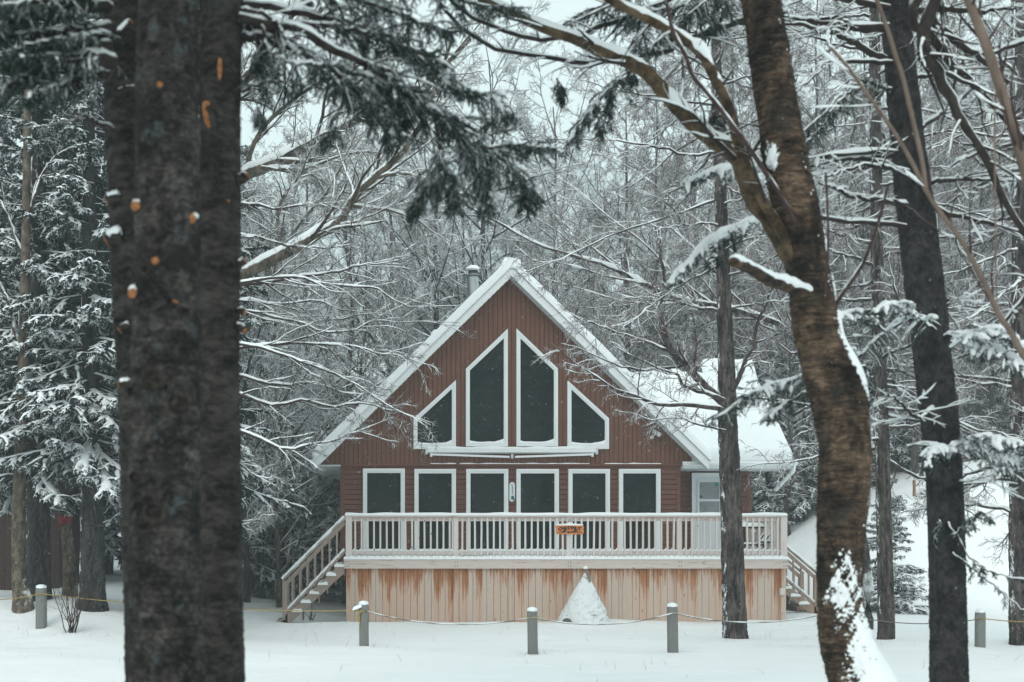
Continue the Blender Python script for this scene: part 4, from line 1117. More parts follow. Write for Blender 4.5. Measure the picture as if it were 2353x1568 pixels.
def proto(kind, i):
    r_ = np.random.default_rng(100 + i * 7 + (0 if kind == 'fir' else 50))
    if kind == 'fir':
        t_ = thing('fir_tree', 'snow laden fir', 'tree'); H = (11.5, 9.5, 13.0, 6.0)[i]; Rm = (2.1, 2.2, 2.0, 1.6)[i]; z0 = (.9, .5, 1.9, .25)[i]
        crown, wood = conifer_mb(r_, H, z0, Rm, (150, 130, 160, 90)[i], .035, tw_per=9, tw_r=.055, sub=4, fringe=7, fl=.13, fw=.04, twl=.4)
        n = 10; zz = np.linspace(0, H * .98, n); trunk_mb(wood, np.c_[zz * 0, zz * 0, zz], .16 * (1 - zz / H) + .015, 10, .04, 6, 0, 24)
        obj('trunk', wood, M['bark_fir'], t_); obj('crown', crown, M['needle_far'], t_)
    else:
        t_ = thing('bare_tree', 'bare tree', 'tree'); H = (10, 12, 9, 11, 8)[i]
        tr, tw, sn = bare_mb(r_, H, (30, 26, 34, 40, 26)[i], (.12, .10, .11, .13, .07)[i], (.42, .34, .5, .36, .36)[i], counts=((9, 7, 4), (9, 7, 4), (9, 7, 4), (8, 6, 4), (8, 6, 3))[i], rmin=.0085, z_lo=(.2, .3, .12, .1, .1)[i])
        obj('trunk', tr, M['bark_larch' if i in (1, 3) else 'bark_pale' if i == 4 else 'bark_fir'], t_); obj('twigs', tw, M['twig_red' if i in (1, 3) else 'twig_far'], t_); obj('snow', sn, M['snow'], t_)
    t_['used'] = 0
    return t_


def place(kind, i, X, d, sc, rz, label, group, sxy=1.0):
    if (kind, i) not in PROTO: PROTO[(kind, i)] = proto(kind, i)
    p = PROTO[(kind, i)]; x = (X - PX0) * d / FPX; loc = (x, d, float(ground(x, d)) - .1)
    if not p['used']:
        p.location = loc; p.rotation_euler = (0, 0, rz); p.scale = (sc * sxy, sc * sxy, sc); p['label'] = label; p['group'] = group; p['used'] = 1
        for c in p.children: c.matrix_parent_inverse.identity()
        return p
    return dup(p, loc, rz, (sc * sxy, sc * sxy, sc), label, group)


def side(X): return 'left' if X < 740 else ('mid' if X < 1640 else 'right')


LABF = {'left': ('snow laden fir in the dark wood left of the cottage', 'firs left of the cottage'),
        'mid': ('snow laden fir rising behind the cottage roof', 'firs behind the cottage'),
        'right': ('snow laden fir in the wood beyond the snow bank', 'firs beyond the snow bank')}
LABB = {'left': ('snow dusted bare tree among the firs left of the cottage', 'bare trees left of the cottage'),
        'mid': ('snow dusted bare tree in the thicket behind the cottage', 'bare trees behind the cottage'),
        'right': ('snow dusted bare tree in the wood beyond the snow bank', 'bare trees beyond the snow bank')}
# firs
for X, d, i, sc in ((575, 36, 0, .95), (622, 40, 2, .85), (668, 38, 1, .85), (738, 48, 0, .95), (610, 46, 2, .95), (680, 50, 0, .9), (770, 47, 1, .9), (500, 42, 2, 1.0), (555, 52, 1, 1.1),
                    (380, 40, 0, 1.), (250, 36, 2, .95), (150, 39, 1, 1.05), (60, 42, 0, 1.1), (-20, 36, 2, 1.),
                    (860, 54, 1, .9), (960, 60, 0, .9), (1060, 66, 1, .7), (1255, 58, 2, .72), (1300, 66, 0, .8), (1420, 52, 1, 1.0), (1380, 60, 0, .95), (1500, 48, 0, .95), (1560, 56, 2, .9), (1620, 50, 1, 1.05), (1130, 72, 0, .9), (900, 70, 2, .8),
                    (1765, 43, 1, .8), (1800, 46, 0, 1.), (1850, 42, 0, .72), (1890, 45, 1, .85), (1950, 43, 3, 1.1), (2010, 47, 2, .9), (2070, 45, 1, .8), (2120, 48, 0, .9), (2180, 46, 3, .95), (2230, 50, 1, .85), (2290, 48, 0, .7), (2350, 52, 2, .8), (2400, 49, 1, .9), (1700, 52, 2, .95), (1740, 58, 0, 1.), (2150, 58, 2, 1.), (2270, 60, 0, 1.1), (1900, 56, 1, 1.2), (2040, 62, 2, 1.1)):
    l, g = LABF[side(X)]; place('fir', i, X, d, sc, rng.uniform(0, 6.28), l, g, rng.uniform(.85, 1.1))
o = place('fir', 3, 2042, 30.5, .62, 1., 'small snowy fir at the foot of the snow bank behind the thin larch', 'fir by the snow bank', 1.15)
for X, d, i, sc in ((10, 31, 2, 1.35), (130, 34, 0, 1.5), (225, 31, 2, 1.3), (300, 35, 0, 1.45), (-60, 34, 2, 1.4), (560, 42, 2, 1.25), (640, 47, 0, 1.3)):
    place('fir', i, X, d, sc, rng.uniform(0, 6.28), 'tall snow laden fir filling the wood behind the big left trunks', 'tall firs behind the left trunks', .85)
# bare trees
for k in range(76):
    X = -60 + 2480 * ((k * .618034) % 1.0); d = 44 + 34 * ((k * .7548777) % 1.0)
    if X > 1650: d = 41 + 26 * ((k * .7548777) % 1.0)
    if X < 740: d = 37 + 26 * ((k * .7548777) % 1.0)
    i = int(rng.integers(0, 5)) if X < 1500 else int(rng.choice([0, 1, 1, 3, 3, 2]))
    if 880 < X < 1480 and d > 50: continue
    l, g = LABB[side(X)]; place('bare', i, X, d, rng.uniform(.75, 1.05), rng.uniform(0, 6.28), l, g, rng.uniform(.9, 1.15))
for X, d, i, sc in ((1850, 42, 1, 1.), (1980, 43, 3, 1.1), (2110, 42.5, 1, 1.15), (2230, 44, 3, 1.1), (2330, 42, 1, 1.2), (2060, 46, 1, 1.25), (2280, 47, 3, 1.3), (1930, 45, 3, 1.2), (1790, 43, 3, 1.05), (1740, 45, 1, 1.1), (2390, 43, 1, 1.15), (2310, 50, 1, 1.4), (2140, 48, 3, 1.35), (2000, 49, 1, 1.35), (2190, 42.5, 1, 1.05), (1890, 48, 1, 1.3), (2420, 46, 3, 1.3), (2250, 42.5, 1, 1.2), (2150, 45, 1, 1.3), (1830, 50, 3, 1.45)):
    place('bare', i, X, d, sc, rng.uniform(0, 6.28), 'red twigged bare larch standing behind the crest of the snow bank', 'larches behind the snow bank')

for X, d, i, sc in ((565, 33, 2, 1.15), (600, 36, 0, 1.2), (640, 32.5, 4, 1.3), (655, 38, 2, 1.1), (530, 31, 0, 1.2), (585, 38, 1, 1.15)):
    place('bare', i, X, d, sc, rng.uniform(0, 6.28), 'tall snow lined bare tree beside the left eave of the cottage', 'bare trees beside the left eave')
for k in range(15):
    X = 790 + 860 * ((k * .618034 + .2) % 1.0); d = 44 + 9 * ((k * .7548777) % 1.0)
    l, g = LABB['mid']; place('bare', int(rng.integers(0, 5)), X, d, rng.uniform(1.05, 1.4), rng.uniform(0, 6.28), l, g, rng.uniform(.8, 1.0))

for X, d, i, sc in ((980, 56, 0, 1.8), (1060, 52, 2, 2.1), (1200, 60, 0, 2.1), (1340, 56, 2, 2.0), (1120, 47, 0, 2.2), (1270, 49, 2, 2.3), (1000, 46, 2, 2.2), (1440, 50, 3, 1.9), (1510, 47, 1, 1.8), (1600, 50, 3, 1.9), (1690, 46, 1, 1.8), (1780, 48, 3, 1.9), (900, 50, 3, 1.8), (800, 46, 1, 1.7), (1880, 46, 1, 1.8), (1980, 52, 3, 1.9), (2090, 48, 1, 1.9), (2200, 50, 3, 2.0), (2320, 47, 1, 1.9), (700, 44, 3, 1.6)):
    place('bare', i, X, d, sc, rng.uniform(0, 6.28), 'tall bare tree whose fine crown stands against the sky behind the cottage', 'tall bare trees against the sky', .85)


# ------------------------------------------------------------------ far hillside wood: one mass
def far_wood():
    r_ = np.random.default_rng(77); b = MB()
    def lo_bare(i):
        q = np.random.default_rng(900 + i); H = 9.0; zz = np.linspace(0, H, 5); C = np.c_[zz * 0, zz * 0, zz][None]; Rr = (.09 * (1 - .85 * zz / H))[None]
        p, d, L, rr = spawn(C, Rr, 24, .8, .3, q, .15, .98, zadd=.25, rf=.4, rmin=.022); l1 = grow(p, d, L, rr, 3, .12, q, -.03, .4)
        p, d, L, rr = spawn(l1[0], l1[1], 7, .7, .45, q, rf=.6, rmin=.016); l2 = grow(p, d, L, rr, 2, .15, q, 0, .5)
        m = MB(); m.tubes(C, Rr, 4); m.tubes(*l1, 3); m.tubes(*l2, 3); return m
    def lo_fir(i):
        q = np.random.default_rng(950 + i); H = 9.0; n = 70; u = np.linspace(0, .98, n); az = np.arange(n) * 2.4 + q.normal(0, .4, n); L = 1.9 * (1 - u) ** .8 * q.uniform(.6, 1.15, n) + .15
        d = np.c_[np.cos(az), np.sin(az), -.25 + .5 * u]; p0 = np.c_[u * 0, u * 0, .8 + (H - .8) * u]
        p, rr = grow(p0, d, L, np.full(n, .17), 3, .08, q, .1, .35); m = MB(); m.tubes(p, rr * q.uniform(.7, 1.3, rr.shape), 4, 1, 1.7, .6, sm=True)
        zz = np.linspace(0, H, 3); m.tubes(np.c_[zz * 0, zz * 0, zz][None], (.12 * (1 - .9 * zz / H))[None], 4); return m
    base = [lo_bare(i) for i in range(4)] + [lo_fir(i) for i in range(3)]
    packs = []
    for m in base: packs.append((np.concatenate(m.v), np.concatenate(m.l), np.concatenate(m.sz), np.concatenate(m.m)))
    n = 0
    for k in range(4200):
        d = 82 + 530 * ((k * .7548777 + .13) % 1.0) ** 1.15; X = -250 + 2900 * ((k * .5698403 + .31) % 1.0)
        x = (X - PX0) * d / FPX; i = int(r_.integers(0, 4)) if r_.random() < .62 else int(r_.integers(4, 7))
        V, Lq, SZ, mt = packs[i]; a = r_.uniform(0, 6.28); s_ = r_.uniform(.7, 1.25); c_, sn_ = math.cos(a), math.sin(a)
        W = np.c_[(V[:, 0] * c_ - V[:, 1] * sn_) * s_ + x, (V[:, 0] * sn_ + V[:, 1] * c_) * s_ + d, V[:, 2] * s_ + float(ground(x, d)) - .2]
        b.v.append(W); b.l.append(Lq + b.n); b.sz.append(SZ); b.m.append(mt); b.sm.append(np.ones(len(SZ), bool)); b.n += len(W)
    o = obj('hillside_wood', b, [M['hazed_snow_twig'], M['hazed_snow_needle']]); tag(o, 'pale snowy wood fading up the far hillside', 'wood', kind='stuff')


far_wood()

# ------------------------------------------------------------------ left group of firs (nearer)
def near_fir(label, pts, d, seed, H, z0, Rm, n_br, bark_='bark_fir', name='fir_tree', group=None, **kw):
    C, r = to_ground(*px_trunk(pts, d)); C[:, 1] = d
    rng_ = np.random.default_rng(seed); zb = float(ground(C[0, 0], d))
    t_ = thing(name, label, 'tree', (C[0, 0], d, zb), group)
    b = MB(); trunk_mb(b, C, r, 26, .05, 9); obj('trunk', b, M[bark_], t_)
    crown, wood = conifer_mb(rng_, H, z0, Rm, n_br, .03, x0=C[-1, 0] * .5 + C[0, 0] * .5, y0=d, zb=zb, **kw)
    obj('branches', wood, M[bark_], t_); obj('crown', crown, M['needle'], t_)
    return t_


KW = dict(twl=.36, tw_per=11, sub=5, fringe=12, fl=.095, fw=.024, droop=.1, elev=-.2, tw_r=.055)
near_fir('snow heaped fir with a thick fissured trunk behind the bare shrub', ((212, 1400, 74), (212, 1340, 58), (210, 1150, 50), (208, 950, 44), (206, 700, 38), (204, 300, 28), (202, -200, 16)), 22.2, 11, 13.5, 2.95, 2.0, 150, **KW)
near_fir('snow heaped fir with a dark trunk beside the dark red shed', ((88, 1392, 72), (88, 1340, 58), (88, 1150, 52), (88, 900, 46), (88, 600, 38), (88, 200, 28), (88, -200, 16)), 22.8, 12, 13.0, 2.9, 2.0, 150, **KW)
near_fir('snow heaped fir reaching past the right side of the big trunks', ((420, 1400, 60), (420, 1250, 50), (420, 900, 44), (420, 400, 30), (420, -200, 12)), 23.5, 13, 13.0, 3.3, 2.35, 160, **KW)
near_fir('snow heaped fir at the far left edge behind the broken birch', ((-70, 1390, 60), (-70, 900, 45), (-70, 200, 25), (-70, -200, 12)), 25, 14, 12.0, 2.5, 2.3, 130, **KW)

# brown smooth tree at far left, broken birch with red cloth
C, r = to_ground(*px_trunk(((52, 1380, 46), (44, 1330, 34), (42, 1200, 30), (46, 1080, 29), (52, 900, 26), (60, 500, 20), (66, -100, 10)), 22.0))
limb_tree('bare_tree', 'slim smooth brown trunk left of the dark fissured trunk by the shed', 'tree', (C, r), [px_limb([(52, 850), (20, 700), (-20, 620)], 22, .05, .02), px_limb([(60, 500), (110, 380), (180, 330)], 22, .04, .012), px_limb([(58, 600), (10, 480), (-30, 420)], 22, .04, .012)], ('bark_pale', 'twig', 'twig'), 21, [dict(n_per=9, ang=.7, lenf=.4, k=5), dict(n_per=6, ang=.7, lenf=.45, k=3)], 22)
C, r = to_ground(*px_trunk(((160, 1300, 30), (150, 1200, 26), (140, 1120, 26), (146, 1060, 24)), 26))
bb = limb_tree('birch_stump', 'broken pale birch trunk with a red cloth tied round it behind the firs', 'tree', (C, r), [px_limb([(144, 1120), (160, 1060), (164, 980)], 26, .08, .03), px_limb([(148, 1130), (185, 1085), (190, 1070)], 26, .09, .07)], ('bark_pale', 'bark_pale', 'twig'), 22, [dict(n_per=3, ang=.7, lenf=.4, k=4)], 26)
c = P(150, 1195, 26); b = MB(); b.lathe([(.15, -.09), (.165, -.02), (.16, .05), (.14, .09)], c, 12); b.bar(c + (-.05, -.15, -.05), c + (-.10, -.17, -.24), .07, .03); obj('cloth', b, M['red'], bb)


def shrub(label, X, Y, d, n, h, seed, spread=.35, group=None):
    q = np.random.default_rng(seed); c = P(X, Y, d); c[2] = float(ground(c[0], d)) - .03
    dirs = np.c_[q.normal(0, spread, n), q.normal(0, spread, n), np.ones(n)]; dirs /= np.linalg.norm(dirs, axis=1, keepdims=True)
    l1 = grow(c + np.c_[q.normal(0, .04, n), q.normal(0, .04, n), np.zeros(n)], dirs, h * q.uniform(.5, 1.1, n), np.full(n, .011), 7, .09, q, -.01, .3)
    p, dd, L, r_ = spawn(*l1, 6, .55, .4, q, .25, .95, rf=.6, rmin=.004); l2 = grow(p, dd, L, r_, 4, .1, q, -.03)
    o = thing('bare_shrub', label, 'shrub', c, group); b = MB(); b.tubes(*l1, 5); obj('stems', b, M['sapling_dark'], o); b = MB(); b.tubes(*l2, 4); obj('twigs', b, M['sapling_dark'], o)


shrub('bare many stemmed shrub before the thick fissured fir trunk at left', 165, 1425, 20.6, 15, 1.05, 31)
shrub('low bare twigs at the wood edge left of the stair', 560, 1345, 33, 26, .8, 32, .8)
shrub('small dark seedling twigs in the hollow under the left stair', 716, 1400, 27.4, 8, .28, 33, .6)

# ------------------------------------------------------------------ big bare trees at left, their limbs over the roof
SP = [dict(n_per=20, ang=.72, lenf=.36, rf=.42, rmin=.011, k=7, wander=.13, t0=.12, taper=.45), dict(n_per=9, ang=.7, lenf=.42, rf=.55, rmin=.0065, k=5, wander=.15, lmin=.2), dict(n_per=5, ang=.65, lenf=.45, rf=.7, rmin=.0048, k=3, wander=.16, lmin=.12)]
d = 23.0
C, r = to_ground(*px_trunk(((395, 1400, 60), (400, 1200, 50), (430, 950, 42), (500, 720, 36), (561, 628, 32)), d))
lim = [px_limb([(561, 628), (640, 590), (720, 545), (759, 524), (800, 475), (839, 423), (920, 355), (944, 318), (976, 274), (1000, 200), (1040, 90)], d, .135, .03, 24),
       px_limb([(867, 407), (920, 399), (972, 411), (1040, 440), (1100, 452)], d, .045, .012), px_limb([(799, 471), (859, 479), (928, 491), (960, 508), (1030, 560)], d, .045, .012),
       px_limb([(500, 720), (603, 645), (625, 600), (700, 500), (760, 430), (820, 300)], 24.5, .07, .02), px_limb([(760, 520), (830, 505), (905, 470), (1000, 430)], d, .03, .009),
       px_limb([(440, 940), (530, 800), (610, 700), (640, 560), (660, 470)], 24, .06, .012), px_limb([(640, 590), (640, 480), (690, 400), (720, 330)], 23.6, .05, .01)]
limb_tree('leaning_tree', 'leaning bare tree whose thick snowy limb climbs from left to right above the roof', 'tree', (C, r), lim, ('bark_pale', 'bark_pale', 'twig'), 41, SP, d, snow_amt=1.45)
d = 26.0
C, r = to_ground(*px_trunk(((330, 1390, 60), (340, 1000, 48), (400, 650, 42), (480, 470, 36), (549, 407, 32)), d))
lim = [px_limb([(549, 407), (638, 370), (755, 306), (892, 241), (980, 190), (1080, 90)], d, .15, .05), px_limb([(480, 470), (520, 260), (551, 197), (650, 117), (740, 20)], d, .13, .06), px_limb([(520, 230), (600, 130), (680, 30)], 25.5, .09, .04),
       px_limb([(640, 368), (720, 370), (800, 350), (880, 352), (960, 340)], 25.5, .05, .012), px_limb([(560, 400), (600, 300), (700, 210), (800, 160), (900, 130)], 26.5, .07, .02), px_limb([(755, 306), (800, 220), (860, 150), (930, 60)], 26, .05, .02), px_limb([(600, 385), (700, 395), (780, 440), (870, 440)], 25.4, .04, .01)]
limb_tree('leaning_tree', 'leaning bare tree crossing the sky behind the big left trunks with two thick limbs', 'tree', (C, r), lim, ('bark_pale', 'bark_pale', 'twig'), 42, SP, d, snow_amt=1.35)
d = 20.5
C, r = to_ground(*px_trunk(((455, 1400, 56), (455, 1000, 46), (458, 700, 38), (470, 500, 28), (490, 200, 18), (500, -100, 10)), d))
lim = [px_limb([(465, 690), (560, 650), (625, 638), (685, 638), (740, 654), (839, 657), (878, 668), (933, 703), (1056, 703)], d, .038, .008),
       px_limb([(460, 800), (560, 800), (630, 791), (713, 791), (809, 797), (878, 816), (924, 819), (1000, 845)], d, .040, .007),
       px_limb([(458, 790), (560, 790), (647, 813), (699, 835), (768, 857), (809, 879), (878, 926), (933, 953), (990, 978)], 20.0, .038, .006),
       px_limb([(458, 740), (540, 715), (603, 723), (685, 739), (740, 761), (809, 764), (850, 739), (905, 739), (1056, 742)], 21, .036, .006),
       px_limb([(468, 660), (600, 650), (690, 636), (746, 629), (795, 621), (831, 607), (878, 607), (946, 591)], 21, .045, .006),
       px_limb([(456, 980), (540, 985), (603, 1014), (647, 1031), (685, 1031), (720, 1020), (764, 1014), (830, 990), (905, 959)], 19.8, .045, .006),
       px_limb([(458, 900), (540, 900), (620, 930), (700, 920), (760, 935), (830, 925), (900, 945), (960, 960)], 20.6, .045, .006),
       px_limb([(457, 870), (550, 865), (640, 885), (720, 880), (800, 905), (880, 900)], 21.4, .045, .006),
       px_limb([(456, 1000), (540, 1060), (600, 1100), (640, 1090)], 20.5, .04, .006), px_limb([(456, 1120), (540, 1200), (580, 1200), (612, 1183)], 20.5, .035, .012),
       px_limb([(462, 720), (560, 690), (640, 700), (720, 690), (800, 715), (880, 720)], 22, .04, .006), px_limb([(470, 560), (560, 540), (650, 560), (740, 570), (820, 560)], 21, .04, .006),
       px_limb([(472, 500), (560, 470), (640, 480), (720, 465), (800, 480)], 21.5, .04, .006)]
SP2 = [dict(n_per=15, ang=.62, lenf=.30, rf=.5, rmin=.007, k=7, wander=.13, t0=.15, taper=.5, flat=.7), dict(n_per=8, ang=.65, lenf=.42, rf=.55, rmin=.006, k=5, wander=.15, lmin=.15, flat=.8), dict(n_per=5, ang=.65, lenf=.45, rf=.7, rmin=.0042, k=3, wander=.16, lmin=.1)]
limb_tree('spreading_tree', 'bare tree behind the big trunks holding long level snowy branches over the cottage eave', 'tree', (C, r), lim, ('bark_fir', 'twig', 'twig_thin'), 43, SP2, d, snow_amt=1.0, gaps=.3)

# ------------------------------------------------------------------ larch before the deck
d = 20.3
C, r = to_ground(*px_trunk(((1690, 1476, 60), (1688, 1420, 53), (1684, 1300, 49), (1678, 1100, 45), (1673, 1000, 43), (1670, 867, 38), (1667, 780, 35), (1664, 692, 32), (1656, 450, 27), (1648, 200, 22), (1644, 0, 18), (1640, -350, 9)), d))
lim = [px_limb([(1668, 935), (1655, 920), (1602, 867), (1573, 838), (1535, 800), (1523, 750), (1517, 697), (1526, 648), (1520, 589), (1505, 520)], d, .085, .018, 22),
       px_limb([(1665, 945), (1635, 935), (1573, 930), (1523, 930), (1470, 914), (1432, 900), (1383, 876), (1342, 850), (1295, 812), (1262, 786)], 20.0, .05, .005, 22),
       px_limb([(1665, 920), (1632, 908), (1602, 900), (1567, 885), (1555, 859), (1529, 853), (1470, 829), (1427, 803), (1390, 775)], 20.2, .042, .005),
       px_limb([(1675, 925), (1676, 920), (1699, 867), (1720, 815), (1734, 791), (1743, 735), (1761, 697), (1775, 665), (1800, 600)], d, .055, .01),
       px_limb([(1535, 806), (1456, 777), (1383, 753), (1345, 738), (1300, 715)], d, .03, .005), px_limb([(1734, 791), (1780, 770), (1830, 750)], d, .022, .006), px_limb([(1668, 712), (1734, 700), (1807, 686), (1850, 670)], d, .022, .006),
       px_limb([(1664, 712), (1617, 712), (1582, 700), (1529, 692), (1470, 690), (1400, 670)], d, .03, .006), px_limb([(1668, 990), (1600, 975), (1560, 960), (1500, 965), (1440, 945)], 19.9, .02, .005),
       px_limb([(1573, 838), (1500, 850), (1420, 840), (1340, 805), (1290, 790)], 20.6, .025, .005)]
q_ = np.random.default_rng(57)
for k in range(40):
    Y = -180 + 830 * (k + q_.random()) / 40; X = np.interp(Y, [-350, 0, 200, 450, 692], [1640, 1644, 1648, 1656, 1664]); a_ = k * 2.4 + q_.normal(0, .4); L_ = q_.uniform(1.4, 3.3) * (.75 + .25 * (Y + 180) / 830)
    if math.cos(a_) < 0 and Y > 200: L_ *= 1.3
    p0 = P(X, Y, 20.3); g_ = grow(p0[None], np.array([[math.cos(a_), math.sin(a_) * .8, q_.normal(-.05, .12)]]), [L_], [q_.uniform(.014, .026)], 16, .09, q_, .012, .2, .03); lim.append((g_[0][0], g_[1][0]))
SPL = [dict(n_per=14, ang=.75, lenf=.26, rf=.45, rmin=.0075, k=6, wander=.15, t0=.15, taper=.4), dict(n_per=8, ang=.8, lenf=.45, rf=.6, rmin=.0052, k=4, wander=.17, lmin=.14), dict(n_per=5, ang=.8, lenf=.5, rf=.75, rmin=.0042, k=2, wander=.18, lmin=.08)]
limb_tree('larch_tree', 'larch with a thick fissured trunk standing before the right part of the deck', 'tree', (C, r), lim, ('bark_larch', 'bark_larch', 'twig_red'), 51, SPL, d, trunk_kw=dict(n=44, rough=.075, fine=15, rings=260), snow_amt=1.0)
# leaning larch behind it, over the roof
d = 24.0
tr_pts = ((1990, 1290, 22), (1900, 900, 17), (1807, 760, 14), (1720, 722, 13), (1643, 703, 12.5), (1588, 694, 12), (1529, 677, 11), (1470, 648, 10), (1435, 630, 9.5), (1383, 607, 8.5), (1321, 590, 7.5), (1236, 562, 6), (1150, 515, 5), (1061, 467, 4))
C, r = to_ground(*px_trunk(tr_pts, d))
lt = thing('leaning_larch', 'slender larch bent far over the roof from right to left', 'tree', (C[0, 0], d, C[0, 2])); rng_ = np.random.default_rng(52)
CC = curve(np.c_[C, r], 40); LP = np.concatenate([CC[None, :, :3]] + [curve(px_limb(q, dd, .02, .006)[0], 40)[None] for q, dd in (
    ([(1500, 655), (1427, 642), (1383, 633), (1339, 618), (1280, 604), (1230, 600), (1180, 560)], 23.7), ([(1588, 694), (1500, 700), (1420, 690), (1365, 674), (1318, 659), (1250, 640)], 23.5),
    ([(1643, 703), (1560, 640), (1480, 560), (1400, 500), (1330, 440), (1270, 400)], 24.5), ([(1720, 722), (1640, 620), (1560, 540), (1480, 480), (1400, 440)], 25), ([(1435, 630), (1350, 560), (1280, 500), (1210, 440)], 24.3), ([(1807, 760), (1740, 640), (1660, 560), (1560, 470), (1470, 400), (1380, 350)], 25.5), ([(1860, 830), (1800, 700), (1740, 560), (1640, 430), (1560, 360)], 26), ([(1900, 900), (1880, 700), (1850, 560), (1790, 430), (1720, 330)], 26))])
LR = np.concatenate([CC[None, :, 3], np.repeat(np.linspace(.024, .006, 40)[None], len(LP) - 1, 0)])
lv = bare_levels(LP, LR, rng_, [dict(n_per=20, ang=.8, lenf=.17, rf=.4, rmin=.0085, k=6, wander=.14, taper=.3), dict(n_per=8, ang=.8, lenf=.42, rf=.55, rmin=.0062, k=4, wander=.16, lmin=.2), dict(n_per=5, ang=.8, lenf=.45, rf=.75, rmin=.005, k=2, wander=.18, lmin=.1)])
b = MB(); b.tubes(LP[:1], LR[:1], 10); obj('trunk', b, M['bark_larch'], lt)
b = MB(); b.tubes(LP[1:], LR[1:], 7)
for p, q in lv[1:]: b.tubes(p, q, 3)
obj('twigs', b, M['twig_red'], lt); b = MB(); b.snowcap(LP, LR, 1.5, rng_, 7, gaps=.1, steep=1.0); b.snowcap(*lv[1], 1.0, rng_, 4, gaps=.3); obj('snow', b, M['snow'], lt)


def straight_larch(label, pts, d, seed, nl=54, bark_='bark_larch', z_lo=.30, L=2.8, nb=(12, 7, 4)):
    C, r = to_ground(*px_trunk(pts, d)); rng_ = np.random.default_rng(seed); CC = curve(np.c_[C, r], 60)
    p, dd, Lq, rr = spawn(CC[None, :, :3], CC[None, :, 3], nl, 1.35, .1, rng_, z_lo, .98, rf=.3, rmin=.02, flat=.9)
    Lq = L * rng_.uniform(.5, 1.2, len(Lq)); dd[:, 2] = rng_.normal(.02, .18, len(dd))
    l1 = grow(p, dd, Lq, np.minimum(rr, .035), 9, .11, rng_, .02, .18)
    lims = [(l1[0][i], l1[1][i]) for i in range(len(Lq))]
    return limb_tree('larch_tree', label, 'tree', (C, r), lims, (bark_, 'bark_larch', 'twig_red'), seed + 1, [dict(n_per=nb[0], ang=.8, lenf=.34, rf=.45, rmin=.008, k=5, wander=.16), dict(n_per=nb[1], ang=.8, lenf=.45, rf=.6, rmin=.0055, k=3, wander=.18, lmin=.14), dict(n_per=nb[2], ang=.8, lenf=.5, rf=.75, rmin=.0045, k=2, wander=.18, lmin=.08)], d, trunk_kw=dict(n=36, rough=.07, fine=16, rings=220), twig_n=3)


straight_larch('thin straight larch between the leaning birch and the dark spruce trunk', ((2036, 1484, 40), (2036, 1400, 36), (2033, 1250, 33), (2028, 1050, 31), (2022, 850, 29), (2016, 600, 27), (2012, 300, 25), (2009, 0, 21), (2005, -350, 12)), 19.9, 61, z_lo=.44)
straight_larch('straight larch at the right edge behind the last rope post', ((2342, 1482, 42), (2340, 1400, 38), (2339, 1200, 36), (2340, 1000, 34), (2342, 700, 31), (2345, 300, 27), (2348, -300, 16)), 19.7, 63, bark_='bark_larch', z_lo=.44)
# ------------------------------------------------------------------ near trees in the foreground
def bough(tree, pts, d, r0, r1, seed, d1=None, tw=34, twl=.30, needles=26, snow=1.0, hang=.12, sub=9, nl=.0135, wander=.07, t0=.25, gaps=None, name='bough', w=.0032, wood='twig_dark'):
    """a spruce bough: wood, its needles and the snow on it"""
    q = np.random.default_rng(seed); C, Rr = px_limb(pts, d, r0, r1, 26, d1); C[1:-1] += q.normal(0, .006, C[1:-1].shape)
    p, dd, Lq, rr = spawn(C[None], Rr[None], tw, .85, 1., q, t0, .99, zadd=-.06, rf=.4, rmin=.003, planar=True, taper=0)
    u = np.linspace(0, 1, tw); Lq = twl * (1.1 - .65 * u) * q.uniform(.4, 1.25, tw)
    dd += q.normal(0, .22, dd.shape); dd /= np.linalg.norm(dd, axis=1, keepdims=True)
    t1 = grow(p, dd, Lq, rr, 6, wander, q, hang, .4)
    b = MB(); b.tubes(C, Rr, 9); b.tubes(*t1, 4)
    t2 = None
    if sub:
        p, dd, Lq, rr = spawn(*t1, sub, .72, .5, q, .12, .98, zadd=-.05, rf=.6, rmin=.002, planar=True, lmin=.045, angsd=.3)
        dd += q.normal(0, .18, dd.shape); dd /= np.linalg.norm(dd, axis=1, keepdims=True)
        t2 = grow(p, dd, Lq, rr, 4, wander * 1.6, q, hang * .8, .5); b.tubes(*t2, 3)
    o = obj(name, b, M[wood], tree)
    if needles:
        n = MB(); n.blades(t1[0], int(needles * 2.2), nl, w, .05, .9, rng=q, tmin=.02)
        if t2 is not None: n.blades(t2[0], needles, nl, w, .05, .9, rng=q, tmin=.0)
        n.blades(C[None, 12:], 160, nl, w, .1, 1., rng=q)
        obj('needles', n, M['needle_near'], o)
    if snow:
        s = MB()
        if needles and snow >= 1.3:          # heaped bough: pillows that run together
            s.snowcap(C[None], Rr[None], 1.0, q, 9, gaps=.0, minr=.024 * snow, seed=seed, steep=1.0, pillow=True)
            s.snowcap(t1[0], np.maximum(t1[1], .010), .85 * snow, q, 8, gaps=.42, minr=.017, seed=seed, steep=1.0, pillow=True)
        elif needles:
            s.snowcap(C[None], Rr[None], snow, q, 8, gaps=.30, minr=.010, seed=seed, steep=.95)
            s.snowcap(t1[0], np.maximum(t1[1], .011), snow * 1.1, q, 6, gaps=.95 if snow < .95 else .75, minr=.010, seed=seed, steep=.9)
        else:
            s.snowcap(C[None], Rr[None], snow, q, 8, gaps=.2, minr=.008, seed=seed, steep=.95)
            s.snowcap(t1[0], t1[1], snow, q, 6, gaps=.2, minr=.004, seed=seed, steep=.9)
            if t2 is not None: s.snowcap(t2[0], t2[1], snow * .9, q, 4, gaps=.35, minr=.003, seed=seed, steep=.9)
        obj('snow', s, M['snow'], o)
    return o


